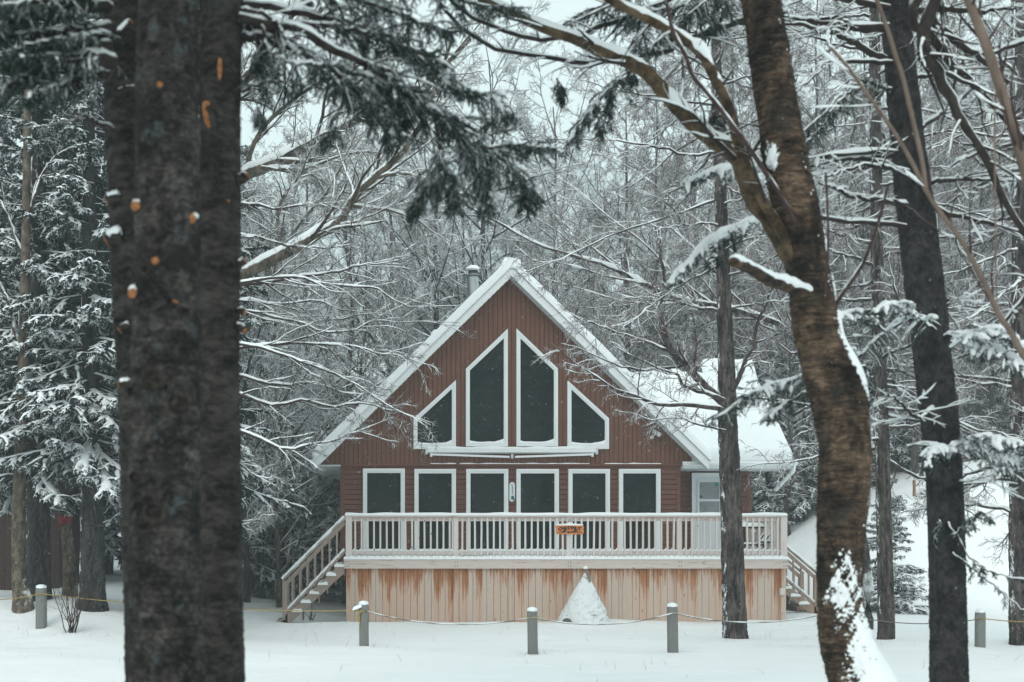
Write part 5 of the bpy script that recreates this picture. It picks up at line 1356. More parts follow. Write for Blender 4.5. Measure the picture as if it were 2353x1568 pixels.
def dead_bough(tree, pts, d, r0, r1, seed, d1=None, tw=10, twl=.35, snow=1.0, sub=3, **k):
    return bough(tree, pts, d, r0, r1, seed, d1, tw, twl, 0, snow, .02, sub, wander=.13, name='dead_branch', **k)


def stub(tree, X, Y, d, r, trunk_r, ln_=.05, snow=.0, tilt=(0, 0), long=1.0):
    """sawn branch stub facing the road with a fresh orange cut"""
    c = P(X, Y, d); c[1] -= trunk_r * .8
    b = MB(); n = 16; a = np.arange(n) * 2 * math.pi / n
    e = c + np.array([tilt[0], -ln_, tilt[1]])
    V = [np.c_[c[0] + r * 1.25 * np.cos(a), np.full(n, c[1] + .04), c[2] + r * 1.25 * long * np.sin(a)], np.c_[e[0] + r * 1.05 * np.cos(a), np.full(n, e[1]), e[2] + r * 1.05 * long * np.sin(a)]]
    b.add(np.concatenate(V), [(i, i + n, (i + 1) % n + n, (i + 1) % n) for i in range(n)], 0, True); o = obj('branch_stub', b, M['bark_dark'], tree)
    b = MB(); rr = 1 + .06 * np.sin(3 * a + X)
    b.add(np.c_[e[0] + r * .95 * rr * np.cos(a), np.full(n, e[1] - .003 + .006 * np.sin(2 * a)), e[2] + r * .95 * rr * long * np.sin(a)], [tuple(range(n))]); b.add(np.c_[np.r_[e[0] + r * 1.05 * np.cos(a), e[0] + r * .95 * rr * np.cos(a)], np.r_[np.full(n, e[1]), np.full(n, e[1] - .003 + .006 * np.sin(2 * a))], np.r_[e[2] + r * 1.05 * long * np.sin(a), e[2] + r * .95 * rr * long * np.sin(a)]], [(i, (i + 1) % n, (i + 1) % n + n, i + n) for i in range(n)])
    obj('cut_end', b, M['cut_wood'], o)
    if snow:
        b = MB(); sn_ = .42 * snow; b.lathe([(r * 1.1, -.006), (r * 1.35, sn_ * .3), (r * 1.0, sn_ * .75), (r * .3, sn_)], (e[0] + r * .15, e[1] + .03, e[2] + r * long * .75), 12); obj('snow', b, M['snow'], o)
    return o


def side_stub(tree, pts, d, r0, r1, snow=1.6, cut=True):
    C, Rr = px_limb(pts, d, r0, r1, 8); b = MB(); b.tubes(C, Rr, 10, cap=True); o = obj('branch_stub', b, M['bark_dark'], tree)
    if snow: s = MB(); s.snowcap(C[None], Rr[None], snow, gaps=-1, steep=1.2); obj('snow', s, M['snow'], o)
    if cut:
        b = MB(); e = C[-1]; t_ = C[-1] - C[-2]; t_ /= np.linalg.norm(t_); b.tubes([[e - t_ * .004, e + t_ * .006]], [[r1 * .95, r1 * .9]], 12, cap=True); obj('cut_end', b, M['cut_wood'], o)


def knot(tree, X, Y, d, r, trunk_r):
    c = P(X, Y, d); c[1] -= trunk_r * .985; b = MB()
    b.lathe([(r, .02), (r * .92, -.010), (r * .70, -.016), (r * .55, -.004), (r * .25, .012), (r * .05, .014)], c, 18, 0, 'y'); obj('knot', b, M['bark_knot'], tree)


def shade_crown(tree, x, y, zb, H, z0, Rm, n, seed):  # unseen crown out of view, added and thickened to shade the foreground
    crown, wood = conifer_mb(np.random.default_rng(seed), H, z0, Rm, n, .03, twl=.4, tw_per=11, tw_r=.04, sub=4, fringe=8, fl=.07, fw=.02, x0=x, y0=y, zb=zb)
    obj('upper_branches', wood, M['bark_dark'], tree); obj('crown', crown, M['needle'], tree)


def spruce(label, pts, d, mat, seed, crown=None, rough=.042):
    C, r = to_ground(*px_trunk(pts, d)); t_ = thing('spruce_tree', label, 'tree', (C[0, 0], d, float(ground(C[0, 0], d))))
    b = MB(); trunk_mb(b, C, r, 110, rough, 7, 0, 700, seed, .045, 1.5); obj('trunk', b, M[mat], t_)
    if crown: shade_crown(t_, C[-1, 0], d, 0, *crown, seed)
    return t_


UP = -1100
# grey spruce in front of the clump
dB, rB = 4.9, .155
sB = spruce('thick grey spruce trunk in front of the clump of three at left', ((384, 1900, 182), (382, 1560, 174), (378, 1300, 166), (376, 1100, 160), (380, 900, 156), (384, 650, 152), (386, 300, 144), (388, 0, 140), (390, -500, 120), (392, UP, 95)), dB, 'bark_grey', 1, (11.5, 6.3, 2.5, 130))
for X, Y, r_, s_, ll in ((380, 227, 8, 0, 1), (321, 490, 12, .06, 1.1), (447, 516, 11, .05, 1.2), (369, 619, 10, 0, 1), (312, 684, 12, .08, 1.15)):
    off = abs(X - 381) / 78.0; tr_ = rB * math.sqrt(max(.05, 1 - min(off, .99) ** 2))
    stub(sB, X, Y, dB, r_ * .84 * dB / FPX, tr_, .02, s_ * .8, long=ll)
side_stub(sB, [(405, 690), (404, 692)], dB - .15, .018, .014, 0)
for X, Y, r_ in ((365, 882, 29), (368, 1182, 30), (420, 938, 25), (310, 905, 14), (345, 640, 12), (435, 730, 10), (318, 1100, 12)):
    off = abs(X - 378) / 80.0; knot(sB, X, Y, dB, r_ * dB / FPX, rB * math.sqrt(max(.05, 1 - off ** 2)))
for pts in ([(395, 265), (440, 275), (460, 282)],): side_stub(sB, pts, dB - .16, .006, .004, 0, False)
# dark spruce behind left
dA = 6.2
sA = spruce('dark spruce trunk half hidden at the left of the clump with dead snowy branches', ((345, 1700, 110), (335, 1300, 104), (326, 1000, 104), (316, 760, 108), (304, 500, 108), (296, 250, 112), (292, 0, 110), (290, -500, 95), (290, UP, 75)), dA, 'bark_dark', 2, (12.5, 6.5, 2.9, 150))
for k, (pts, r0) in enumerate((([(248, 62), (190, 72), (146, 70), (80, 78), (0, 86), (-40, 84)], .045), ([(246, 104), (180, 100), (110, 108), (60, 124), (0, 146), (-40, 150)], .05), ([(255, 140), (201, 135), (139, 145), (60, 180), (0, 207), (-40, 220)], .055), ([(240, 168), (190, 178), (146, 194), (100, 212), (60, 230)], .045),
                              ([(250, 20), (180, 5), (110, 14), (55, 38), (0, 58), (-40, 70)], .045), ([(250, -20), (180, -10), (90, 4), (0, 14)], .04), ([(252, 118), (200, 122), (120, 130), (40, 135)], .03), ([(248, 82), (200, 84), (160, 92), (90, 100), (20, 120)], .03))):
    bough(sA, pts, dA - .25 - .1 * (k % 3), r0 * .8, .010, 200 + k, dA - 1.0, tw=40, twl=.18, needles=44, snow=.55, hang=.14, sub=7, t0=.12)
dead_bough(sA, [(268, 300), (230, 282), (195, 270), (176, 262)], dA - .1, .018, .008, 215, tw=2, snow=.3, sub=0)
for pts, rr in (([(275, 455), (258, 458), (246, 462)], .03), ([(280, 545), (262, 548), (246, 556)], .04), ([(296, 752), (284, 754), (276, 760)], .025), ([(300, 882), (286, 882), (274, 884)], .022), ([(268, 218), (290, 208), (312, 206)], .022), ([(270, 84), (290, 62), (300, 52)], .022)):
    side_stub(sA, pts, dA - .12, rr, rr * .9, .9)
# dark spruce behind right
dC = 6.0
sC = spruce('dark spruce trunk at the right of the clump with orange torn scars', ((512, 1750, 122), (508, 1560, 106), (506, 1300, 104), (502, 1000, 100), (503, 750, 98), (504, 500, 96), (506, 250, 94), (508, 0, 96), (510, -500, 84), (512, UP, 64)), dC, 'bark_dark', 3, (12.0, 7.0, 2.5, 120))
def scar(tree, pts, d, off, label_=None):
    pp = [P(x, y, d) for x, y in pts]; b = MB(); n = len(pp)
    b.add([(p[0], p[1] - off, p[2]) for p in pp] + [(p[0], p[1] - off + .05, p[2]) for p in pp], [tuple(range(n))[::-1]] + [(i, i + n, (i + 1) % n + n, (i + 1) % n) for i in range(n)]); obj('scar', b, M['cut_wood'], tree)


scar(sC, [(471, 254), (480, 250), (488, 256), (493, 272), (494, 290), (492, 306), (490, 322), (487, 331), (484, 322), (481, 306), (475, 294), (471, 278)], dC, .108)
scar(sC, [(507, 158), (511, 154), (515, 160), (516, 178), (514, 196), (510, 206), (506, 196), (505, 176)], dC, .117)
b = MB(); b.tubes(*[np.array([q])[0] for q in px_limb([(481, 246), (486, 260), (492, 300), (497, 360), (500, 440)], dC - .11, .022, .012, 12)], 10); obj('torn_branch', b, M['bark_dark'], sC)
stub(sC, 528, 474, dC, .011, .09, .02, 0)
for pts, rr in (([(546, 415), (556, 412), (564, 404)], .03), ([(545, 720), (554, 715), (562, 718)], .02), ([(543, 752), (554, 754), (561, 760)], .022), ([(548, 610), (556, 604), (562, 600)], .02), ([(470, 215), (486, 214), (500, 210)], .02)):
    side_stub(sC, pts, dC - .05, rr, rr * .9, .8)
side_stub(sC, [(478, 300), (490, 380), (495, 470)], dC - .13, .03, .012, 0, False)
# long living boughs of this spruce reaching right across the sky
bough(sC, [(549, 40), (638, 56), (718, 81), (779, 121), (831, 145), (904, 173), (940, 218), (1000, 266), (1041, 298), (1081, 334), (1140, 338), (1202, 332), (1275, 342)], dC - .1, .028, .006, 301, 6.6, tw=72, twl=.32, needles=42, snow=.8, hang=.10, t0=.30)
bough(sC, [(557, 81), (614, 93), (686, 117), (759, 157), (799, 193), (831, 226), (872, 282), (905, 330)], dC, .022, .005, 302, 6.3, tw=26, twl=.26, needles=30, snow=.8, hang=.16, t0=.45)
bough(sC, [(700, 125), (759, 157), (831, 173), (904, 193), (960, 226), (1021, 266), (1080, 285)], dC + .1, .018, .006, 303, 6.4, tw=40, twl=.28, needles=40, snow=.95, t0=.3)
bough(sC, [(560, 10), (640, 20), (740, 40), (830, 70), (900, 90), (960, 120), (1010, 140)], dC + .2, .024, .006, 304, 6.7, tw=48, twl=.30, needles=40, snow=.8, t0=.3)
bough(sC, [(1040, 300), (1075, 345), (1100, 400), (1112, 440), (1120, 480)], 6.45, .010, .004, 305, 6.5, tw=36, twl=.24, needles=46, snow=.7, hang=.2, t0=.05)
bough(sC, [(1110, 335), (1160, 370), (1190, 405), (1205, 440), (1210, 470)], 6.5, .009, .004, 306, 6.55, tw=34, twl=.23, needles=46, snow=.9, hang=.2, t0=.05)
bough(sC, [(1000, 270), (1005, 330), (995, 390), (975, 440), (945, 500)], 6.4, .008, .004, 307, 6.3, tw=30, twl=.22, needles=44, snow=.6, hang=.22, t0=.30)
bough(sC, [(1010, 380), (1030, 410), (1040, 440), (1045, 470)], 6.4, .006, .003, 308, 6.4, tw=20, twl=.19, needles=44, snow=.6, hang=.25, t0=.0)
bough(sC, [(885, 240), (900, 280), (905, 310), (903, 340)], 6.2, .007, .003, 309, tw=14, twl=.15, needles=30, snow=.8, hang=.25, t0=.0)
bough(sC, [(790, 230), (775, 280), (762, 310), (745, 335)], 6.1, .006, .003, 310, tw=12, twl=.13, needles=30, snow=.5, hang=.25, t0=.1)
bough(sC, [(555, 210), (600, 190), (650, 190), (700, 200)], 6.0, .010, .004, 311, tw=18, twl=.2, needles=26, snow=.5, hang=.22, t0=.05)
bough(sC, [(600, 60), (620, 120), (660, 140), (730, 150), (790, 140)], 5.9, .012, .004, 312, tw=20, twl=.22, needles=26, snow=.9, hang=.2, t0=.1)
bough(sC, [(590, 245), (598, 265), (602, 285)], 6.0, .005, .003, 313, tw=9, twl=.10, needles=26, snow=.2, hang=.3, t0=0)
bough(sC, [(1060, 205), (1100, 215), (1140, 235), (1150, 260), (1135, 285)], 6.6, .010, .004, 314, tw=28, twl=.2, needles=40, snow=1.0, hang=.15, t0=.0)
bough(sC, [(960, 130), (1000, 160), (1030, 190), (1080, 210)], 6.5, .010, .005, 315, tw=26, twl=.2, needles=40, snow=1.0, hang=.15, t0=0)
dead_bough(sC, [(556, 20), (600, 30), (640, 60), (660, 100)], 5.9, .016, .006, 316, tw=5)
for k, (pts, d1, tw, twl, sn) in enumerate((([(556, -40), (680, -30), (800, -5), (900, 25), (990, 60), (1060, 75)], 6.8, 48, .30, .8), ([(560, 60), (640, 80), (720, 140), (770, 190), (800, 210)], 6.2, 30, .26, .7), ([(556, -90), (700, -90), (860, -50), (1000, -20), (1100, 10), (1180, 20)], 7.2, 50, .30, .8),
                                          ([(640, 56), (760, 60), (860, 80), (940, 110)], 6.4, 34, .26, .9), ([(560, 10), (590, 80), (600, 130), (590, 170)], 6.1, 20, .18, .5), ([(850, 150), (900, 200), (930, 260), (920, 300)], 6.3, 24, .18, .6))):
    bough(sC, pts, dC + .1, .018, .005, 330 + k, d1, tw=tw, twl=twl, needles=40, snow=sn, hang=.14, t0=.2)

# ------------------------------------------------------------------ leaning yellow birch
dR = 7.5
C, r = px_trunk(((2060, 1820, 240), (2025, 1700, 190), (1979, 1568, 144), (1946, 1481, 114), (1932, 1415, 100), (1929, 1300, 99), (1938, 1150, 108), (1941, 1030, 110), (1930, 930, 120), (1912, 860, 122), (1882, 780, 100), (1868, 700, 94), (1852, 600, 92), (1832, 500, 98), (1812, 400, 96), (1794, 300, 90), (1776, 180, 88), (1758, 60, 84), (1742, -40, 80), (1715, -300, 66), (1690, -700, 44)), dR)
C, r = to_ground(C, r, 1.5)
yb = thing('birch_tree', 'leaning golden brown birch with peeling bark and snow on its foot', 'tree', (C[0, 0], dR, float(ground(C[0, 0], dR))))
b = MB(); trunk_mb(b, C, r, 110, .055, 9, 0, 800, 4., .05, 2.4)
q = np.random.default_rng(8)      # curls of peeling bark along the trunk
CR = curve(np.c_[C, r], 300)
for k in range(900):
    c = CR[q.integers(10, 280)]; a = q.choice([q.uniform(-.5, .5) + math.pi, q.uniform(-.6, .3), q.uniform(3.2, 6.2)]); rr = c[3]
    p = np.array([c[0] + rr * math.cos(a), c[1] + rr * math.sin(a), c[2]]); out = np.array([math.cos(a), math.sin(a), q.uniform(-.6, .6)]); tn = np.array([-math.sin(a), math.cos(a), 0])
    l = q.uniform(.006, .028); w_ = q.uniform(.008, .04)
    b.add([p - out * .005, p + tn * w_ - out * .004, p + tn * w_ * .8 + out * l * .7 + (0, 0, -l * .4), p + out * l + (0, 0, -l * .6)], [(0, 1, 2, 3)], 0)
obj('trunk', b, M['bark_birch'], yb)
b = MB()          # driven snow plastered on the foot and the right flank: a shell that stands proud of the bark
CR = curve(np.c_[C, r], 420); n = 96; a = np.arange(n) * 2 * math.pi / n
zc = CR[:, 2:3]; A_ = np.broadcast_to(a[None], (420, n)); dot = np.cos(A_ - (-.80))
X_ = CR[:, 0:1] + np.cos(A_) * CR[:, 3:4]; Y_ = CR[:, 1:2] + np.sin(A_) * CR[:, 3:4]; Z_ = np.broadcast_to(zc, X_.shape)
nz = .45 * wob(X_, Y_, Z_ * .7, 11, 2.) + .5 * wob(X_, Y_, Z_ * .8, 31, 5.) + .4 * wob(X_, Y_, Z_, 70, 3.)
mask = dot + .45 * nz + np.clip((1.27 - zc) * 1.75, -.5, 1.0) - 1.08
for yc, hh_, ac, aw, st in ((846, 52, -.55, .5, 1.), (795, 34, -.5, .4, .8), (742, 30, -.35, .35, .7), (645, 80, .05, .42, .9), (560, 60, .1, .4, .8), (1345, 40, -1.75, .4, .2), (1395, 30, -2.1, .35, .2), (368, 26, -2.7, .3, .4), (905, 26, -.1, .35, .7), (1000, 30, .1, .3, .5)):
    z0_ = P(0, yc, dR)[2]; e = ((Z_ - z0_) / (hh_ * dR / FPX)) ** 2 + (((A_ - ac + math.pi) % (2 * math.pi) - math.pi) / aw) ** 2
    mask = np.maximum(mask, st * (1 - e) + .75 * nz - .15)
rad = CR[:, 3:4] * (1.02 + .055 * wob(X_, Y_, Z_ * .35, 9, 4.)) - .004 + .020 * smooth((mask + .12) / .4)
V = np.stack([CR[:, 0:1] + np.cos(A_) * rad, CR[:, 1:2] + np.sin(A_) * rad, Z_], -1)
g = np.arange(420 * n).reshape(420, n); gj = np.roll(g, -1, 1); qd = np.stack([g[:-1], gj[:-1], gj[1:], g[1:]], -1); keep = (mask[:-1] > -.35)
qd = qd[keep]; b.raw(V.reshape(-1, 3), qd.reshape(-1, 4), np.full(len(qd), 4), 0, True)
obj('snow', b, M['snow'], yb)


def birch_limb(pts, r0, r1, seed, snow=1.0, d1=None, wood='bark_birch_limb', n=40, gaps=.05, tw=0):
    Cq, Rq = px_limb(pts, dR, r0, r1, n, d1); q = np.random.default_rng(seed); b = MB(); b.tubes(Cq, Rq * (1 + .06 * q.normal(0, 1, n)), 14, cap=True); o = obj('limb', b, M[wood], yb)
    s = MB(); s.snowcap(Cq[None], Rq[None], snow, q, 10, gaps=gaps, steep=1.05, seed=seed)
    if tw:
        p, dd, L, rr = spawn(Cq[None], Rq[None], tw, .8, .28, q, .2, .98, rf=.4, rmin=.005); t1 = grow(p, dd, L, rr, 7, .12, q, 0.); p, dd, L, rr = spawn(*t1, 6, .7, .4, q, rf=.6, rmin=.003); t2 = grow(p, dd, L, rr, 5, .14, q, 0.)
        b = MB(); b.tubes(*t1, 6); b.tubes(*t2, 4); obj('twigs', b, M['twig_dark'], o); s.snowcap(*t1, 1.1, q, 6, gaps=.15)
    obj('snow', s, M['snow'], o); return o


birch_limb([(1850, 640), (1800, 560), (1765, 500), (1732, 458), (1710, 400), (1696, 366), (1667, 341), (1612, 304), (1557, 249), (1520, 205), (1483, 165), (1428, 136), (1374, 114), (1321, 90), (1242, 62), (1162, 24), (1101, 0)], .066, .030, 401, 1.15, 7.9, tw=10)
birch_limb([(1868, 720), (1840, 640), (1800, 540), (1740, 440), (1696, 330), (1678, 256), (1641, 176), (1612, 125), (1575, 95), (1538, 70), (1483, 40), (1428, 15), (1370, -20)], .034, .026, 402, 1.2, 7.2, tw=8)
birch_limb([(1890, 690), (1840, 672), (1800, 655), (1768, 645), (1735, 625), (1700, 608), (1684, 603)], .040, .030, 403, 1.2, 6.7, 'bark_birch', 24)
birch_limb([(1890, 735), (1862, 638), (1842, 542), (1795, 454), (1758, 396), (1722, 341), (1667, 267), (1630, 220), (1593, 176), (1575, 128), (1546, 70), (1530, 0)], .016, .011, 404, .8, 7.0, 'sapling_dark')
birch_limb([(1904, 740), (1928, 689), (1961, 641), (1987, 598), (2016, 520), (2040, 430)], .014, .008, 405, .8, 7.1, 'sapling_dark')
birch_limb([(1900, 742), (1888, 729), (1897, 671), (1902, 600), (1903, 517), (1898, 400)], .010, .007, 406, .3, 7.1, 'sapling_dark')

# ------------------------------------------------------------------ dark spruce at right with long boughs
dD = 9.1
sD = spruce('dark spruce trunk at right behind the leaning birch with snow heaped boughs', ((2186, 1900, 100), (2181, 1560, 80), (2178, 1350, 78), (2172, 1150, 76), (2162, 1000, 78), (2146, 850, 78), (2130, 700, 80), (2112, 550, 80), (2094, 400, 74), (2078, 250, 68), (2066, 120, 64), (2054, 0, 60), (2030, -300, 50), (2010, -700, 32)), dD, 'bark_black', 5, (13.5, 8.8, 2.2, 110))
k = 500
for pts, r0, d1 in (([(2033, 136), (1964, 99), (1909, 73), (1828, 55), (1780, 60)], .030, 8.6), ([(2037, 66), (1964, 66), (1920, 40), (1854, 44), (1780, 33)], .026, 8.8), ([(2050, 143), (1960, 141), (1901, 141), (1872, 172), (1817, 223)], .020, 8.5), ([(2052, 355), (2000, 362), (1945, 366), (1861, 385), (1830, 410)], .030, 8.6), ([(2085, 476), (2037, 461), (1971, 454), (1923, 436), (1880, 420)], .03, 8.4),
                    ([(2110, 297), (2147, 271), (2187, 249), (2227, 212), (2270, 180)], .028, 9.4), ([(2120, 428), (2170, 414), (2220, 410), (2290, 416), (2360, 414)], .026, 9.0), ([(2130, 470), (2172, 487), (2239, 505), (2330, 527), (2400, 545)], .030, 8.8), ([(2090, 180), (2150, 172), (2220, 175), (2300, 160)], .022, 9.3), ([(2060, 30), (2165, 22), (2257, 26), (2323, 18), (2400, 4)], .030, 9.2),
                    ([(2040, 60), (1950, 62), (1850, 50), (1703, 51), (1667, 59), (1604, 81), (1550, 110), (1500, 122), (1410, 139), (1337, 143), (1264, 135), (1130, 110), (1060, 60), (1010, 10)], .030, 8.0), ([(2050, 20), (1900, -10), (1760, -40), (1600, -30), (1520, 7), (1447, 37), (1374, 66), (1264, 90), (1160, 72), (1070, 30), (1030, -10)], .028, 7.8),
                    ([(2100, 400), (2040, 385), (1990, 380), (1930, 395), (1880, 410)], .024, 8.5), ([(2140, 760), (2170, 720), (2178, 690), (2182, 676)], .02, 9.0), ([(2150, 930), (2110, 960), (2070, 930), (2040, 905)], .018, 8.5), ([(2170, 1110), (2230, 1105), (2300, 1085), (2360, 1080)], .008, 8.8)):
    long = len(pts) > 9
    dead_bough(sD, pts, dD - .05, r0, .007 if not long else .012, k, d1, tw=11 if not long else 26, twl=.5, snow=.8, sub=4); k += 1
# living boughs
for pts, r0, d0, d1, tw, twl, sn, hg, nn in (
        ([(2163, 755), (2130, 738), (2090, 733), (2034, 762), (1995, 800), (1961, 832), (1900, 850), (1850, 865), (1780, 882), (1740, 900), (1690, 930), (1640, 962)], .022, 9.0, 7.9, 70, .30, 1.9, .12, 26),
        ([(2150, 760), (2100, 722), (2070, 705), (2040, 700), (2010, 715)], .012, 8.8, 8.4, 24, .22, 2.4, .15, 26), ([(2034, 762), (2000, 735), (1970, 720), (1940, 722), (1925, 735)], .010, 8.5, 8.2, 24, .22, 2.2, .12, 26),
        ([(1900, 850), (1850, 900), (1800, 930), (1770, 960)], .010, 8.2, 8.0, 22, .24, 1.6, .18, 26), ([(1961, 832), (1990, 850), (2000, 890), (1990, 920)], .009, 8.4, 8.3, 16, .2, 1.6, .2, 24),
        ([(2165, 770), (2200, 772), (2240, 770), (2290, 800), (2353, 842), (2420, 880)], .020, 9.0, 8.2, 50, .32, 2.5, .12, 26), ([(2210, 775), (2260, 760), (2310, 770), (2360, 800)], .012, 8.6, 8.3, 26, .24, 2.6, .1, 26),
        ([(2175, 1045), (2210, 1020), (2260, 1005), (2320, 1015), (2400, 1050)], .022, 8.9, 8.2, 50, .28, 2.4, .14, 26), ([(2180, 1040), (2160, 1030), (2140, 1045), (2128, 1075)], .010, 8.8, 8.5, 18, .15, 2.4, .2, 24), ([(2240, 1010), (2300, 1050), (2360, 1060), (2420, 1080)], .012, 8.6, 8.2, 30, .24, 2.0, .15, 26),
        ([(2060, 350), (1960, 350), (1860, 365), (1760, 375), (1680, 385), (1620, 400), (1570, 425)], .022, 9.0, 7.9, 30, .22, 2.2, .14, 24), ([(2080, 520), (1960, 510), (1850, 500), (1760, 500), (1690, 520), (1630, 555), (1580, 600), (1536, 655)], .022, 9.0, 7.9, 40, .24, 2.0, .16, 26), ([(1700, 515), (1670, 540), (1650, 570), (1640, 610)], .010, 8.1, 8.0, 16, .18, 1.6, .2, 24),
        ([(2048, 205), (1982, 190), (1934, 220), (1883, 271), (1832, 311)], .016, 9.0, 8.5, 34, .26, .9, .14, 24), ([(1960, 205), (1920, 240), (1890, 290), (1850, 330)], .01, 8.7, 8.5, 20, .2, .6, .18, 24),
        ([(1470, 130), (1440, 160), (1420, 190), (1380, 225), (1340, 275), (1302, 335)], .010, 8.2, 8.0, 34, .22, 1.0, .2, 28), ([(1410, 200), (1400, 240), (1385, 280), (1370, 310)], .006, 8.1, 8.0, 14, .16, .7, .25, 26),
        ([(1700, -60), (1640, -10), (1600, 20), (1560, 50), (1520, 90)], .016, 8.4, 8.0, 40, .34, .6, .2, 26), ([(1640, -50), (1590, 0), (1540, 20), (1480, 30), (1420, 40)], .016, 8.6, 8.2, 40, .34, .5, .2, 26), ([(1680, -20), (1660, 30), (1640, 60), (1600, 80)], .012, 8.5, 8.3, 26, .26, .5, .2, 26), ([(1500, -30), (1430, 0), (1360, 20), (1300, 50)], .014, 8.5, 8.3, 30, .3, .5, .2, 24), ([(1480, 60), (1470, 110), (1460, 150), (1450, 175)], .010, 8.3, 8.2, 22, .2, .7, .2, 24),
        ([(1280, 180), (1285, 200), (1290, 225)], .005, 8.2, 8.2, 12, .12, .4, .3, 26), ([(1650, 250), (1655, 270), (1660, 285)], .005, 8.2, 8.2, 8, .1, .4, .3, 22),
        ([(2190, 1230), (2230, 1200), (2250, 1180), (2275, 1195)], .008, 8.7, 8.5, 12, .12, .8, .2, 24), ([(2180, 1200), (2240, 1290), (2300, 1320), (2400, 1340)], .008, 8.9, 8.4, 10, .10, .6, .2, 22), ([(2190, 1270), (2250, 1320), (2310, 1370), (2380, 1420)], .008, 8.9, 8.4, 8, .12, .5, .2, 18), ([(2160, 1195), (2150, 1220), (2145, 1250)], .006, 8.9, 8.9, 8, .07, .3, .3, 10)):
    bough(sD, pts, d0, r0, .004, k, d1, tw=tw, twl=twl, needles=int(nn * 1.7), snow=(sn * .66 if sn > 1.5 else sn * .9), hang=hg, t0=.22 if len(pts) > 5 else .05); k += 1

# bare tree out of frame at right whose limbs hang into the picture, and thin saplings
dE = 8.4
C, r = to_ground(*px_trunk(((2560, 1500, 110), (2540, 900, 100), (2500, 300, 90), (2440, -200, 80), (2380, -600, 50)), dE))
lim = [px_limb([(2400, -420), (2260, -160), (2120, -20), (2103, 48), (2132, 84), (2184, 143), (2239, 201), (2293, 256), (2370, 330)], dE, .05, .014, 24), px_limb([(2440, -200), (2200, -80), (2128, 60), (2132, 114), (2154, 154), (2169, 198), (2198, 245), (2209, 278), (2231, 322), (2268, 374), (2290, 414), (2323, 487), (2360, 540)], dE - .2, .05, .02, 26),
       px_limb([(2430, -200), (2250, -150), (2140, 0), (2169, 70), (2213, 103), (2260, 139), (2320, 190)], dE + .2, .045, .014, 22), px_limb([(2520, 500), (2440, 420), (2360, 380), (2330, 300)], dE, .03, .01), px_limb([(2520, 600), (2420, 640), (2350, 690), (2270, 770), (2230, 800)], dE + .5, .03, .008), px_limb([(2500, 300), (2420, 280), (2340, 330), (2250, 350), (2180, 390)], dE + .5, .03, .008), px_limb([(2480, 100), (2380, 90), (2290, 120), (2200, 130)], dE + .4, .03, .008)]
limb_tree('overhanging_tree', 'bare tree at the right edge hanging crooked snowy limbs into the top right corner', 'tree', (C, r), lim, ('bark_black', 'twig_dark', 'twig_dark'), 71, [dict(n_per=9, ang=.7, lenf=.26, rf=.45, rmin=.006, k=6, wander=.16), dict(n_per=6, ang=.7, lenf=.42, rf=.6, rmin=.004, k=4, wander=.18)], dE, snow_amt=1.0, gaps=.1)


def sapling(label, pts, d, r0, r1, seed, mat='sapling', side=None):
    foot = P(*pts[0], d); pts3 = np.array([P(x, y, d) for x, y in pts]); g = foot.copy(); g[2] = float(ground(g[0], d)) - .1
    Cq = curve(np.concatenate([[g], pts3]), 50); Rq = np.linspace(r0, r1, 50); o = thing('sapling', label, 'sapling', (g[0], d, g[2])); b = MB(); b.tubes(Cq, Rq, 10); obj('stem', b, M[mat], o)
    if side:
        C2, R2 = px_limb(side[0], d, side[1], side[2], 30); b = MB(); b.tubes(C2, R2, 9); obj('side_stem', b, M[mat], o)
    q = np.random.default_rng(seed); p, dd, L, rr = spawn(Cq[None], Rq[None], 14, .6, .12, q, .3, .98, rf=.4, rmin=.004); t1 = grow(p, dd, L, rr, 6, .1, q, -.02); b = MB(); b.tubes(*t1, 5); obj('twigs', b, M['sapling_dark'], o)
    s = MB(); s.snowcap(Cq[None], Rq[None], .7, q, 8, gaps=.35, steep=1.0, seed=seed); s.snowcap(*t1, 1., q, 5, gaps=.3); obj('snow', s, M['snow'], o)


sapling('pale bent sapling sweeping from the right edge up across the dark spruce trunk', [(2440, 1000), (2353, 821), (2324, 766), (2294, 722), (2272, 671), (2216, 564), (2165, 495), (2125, 432), (2096, 374), (2052, 300), (2000, 227), (1942, 147), (1900, 100)], 6.9, .019, .009, 81, side=([(2127, 434), (2118, 366), (2099, 282), (2074, 176), (2059, 132), (2037, 62), (2015, 0), (1990, -90)], .014, .012))
sapling('thick pale sapling leaning through the top right corner', [(2480, 900), (2420, 640), (2353, 385), (2323, 278), (2293, 183), (2264, 99), (2227, 0), (2190, -120)], 6.6, .030, .026, 82, side=([(2293, 185), (2287, 240), (2286, 330), (2287, 450), (2288, 564), (2290, 690)], .006, .004))
# ------------------------------------------------------------------ falling snow, stems in the snow
q = np.random.default_rng(3); n = 18000
dd = 6 + 22 * q.random(n) ** .6; X = q.uniform(-150, 2500, n); Y = q.uniform(-150, 1600, n)
c = np.stack([(X - PX0) * dd / FPX, dd, CZ + (HY - Y) * dd / FPX], -1); ok = c[:, 2] > ground(c[:, 0], c[:, 1]) + .1; c = c[ok]; n = len(c)
s_ = q.uniform(.0012, .0026, n); o8 = np.array([(1, 0, 0), (-1, 0, 0), (0, 1, 0), (0, -1, 0), (0.35, 0, 1.5), (-.35, 0, -1.5)], float)
V = (c[:, None] + o8[None] * s_[:, None, None]).reshape(-1, 3); f = np.array([(0, 2, 4), (2, 1, 4), (1, 3, 4), (3, 0, 4), (2, 0, 5), (1, 2, 5), (3, 1, 5), (0, 3, 5)])
b = MB(); b.raw(V, (np.arange(n)[:, None, None] * 6 + f[None]).reshape(-1), np.full(n * 8, 3), 0, False); tag(obj('falling_snow', b, M['snow']), 'fine snowflakes falling through the air', 'snowflakes', kind='stuff')
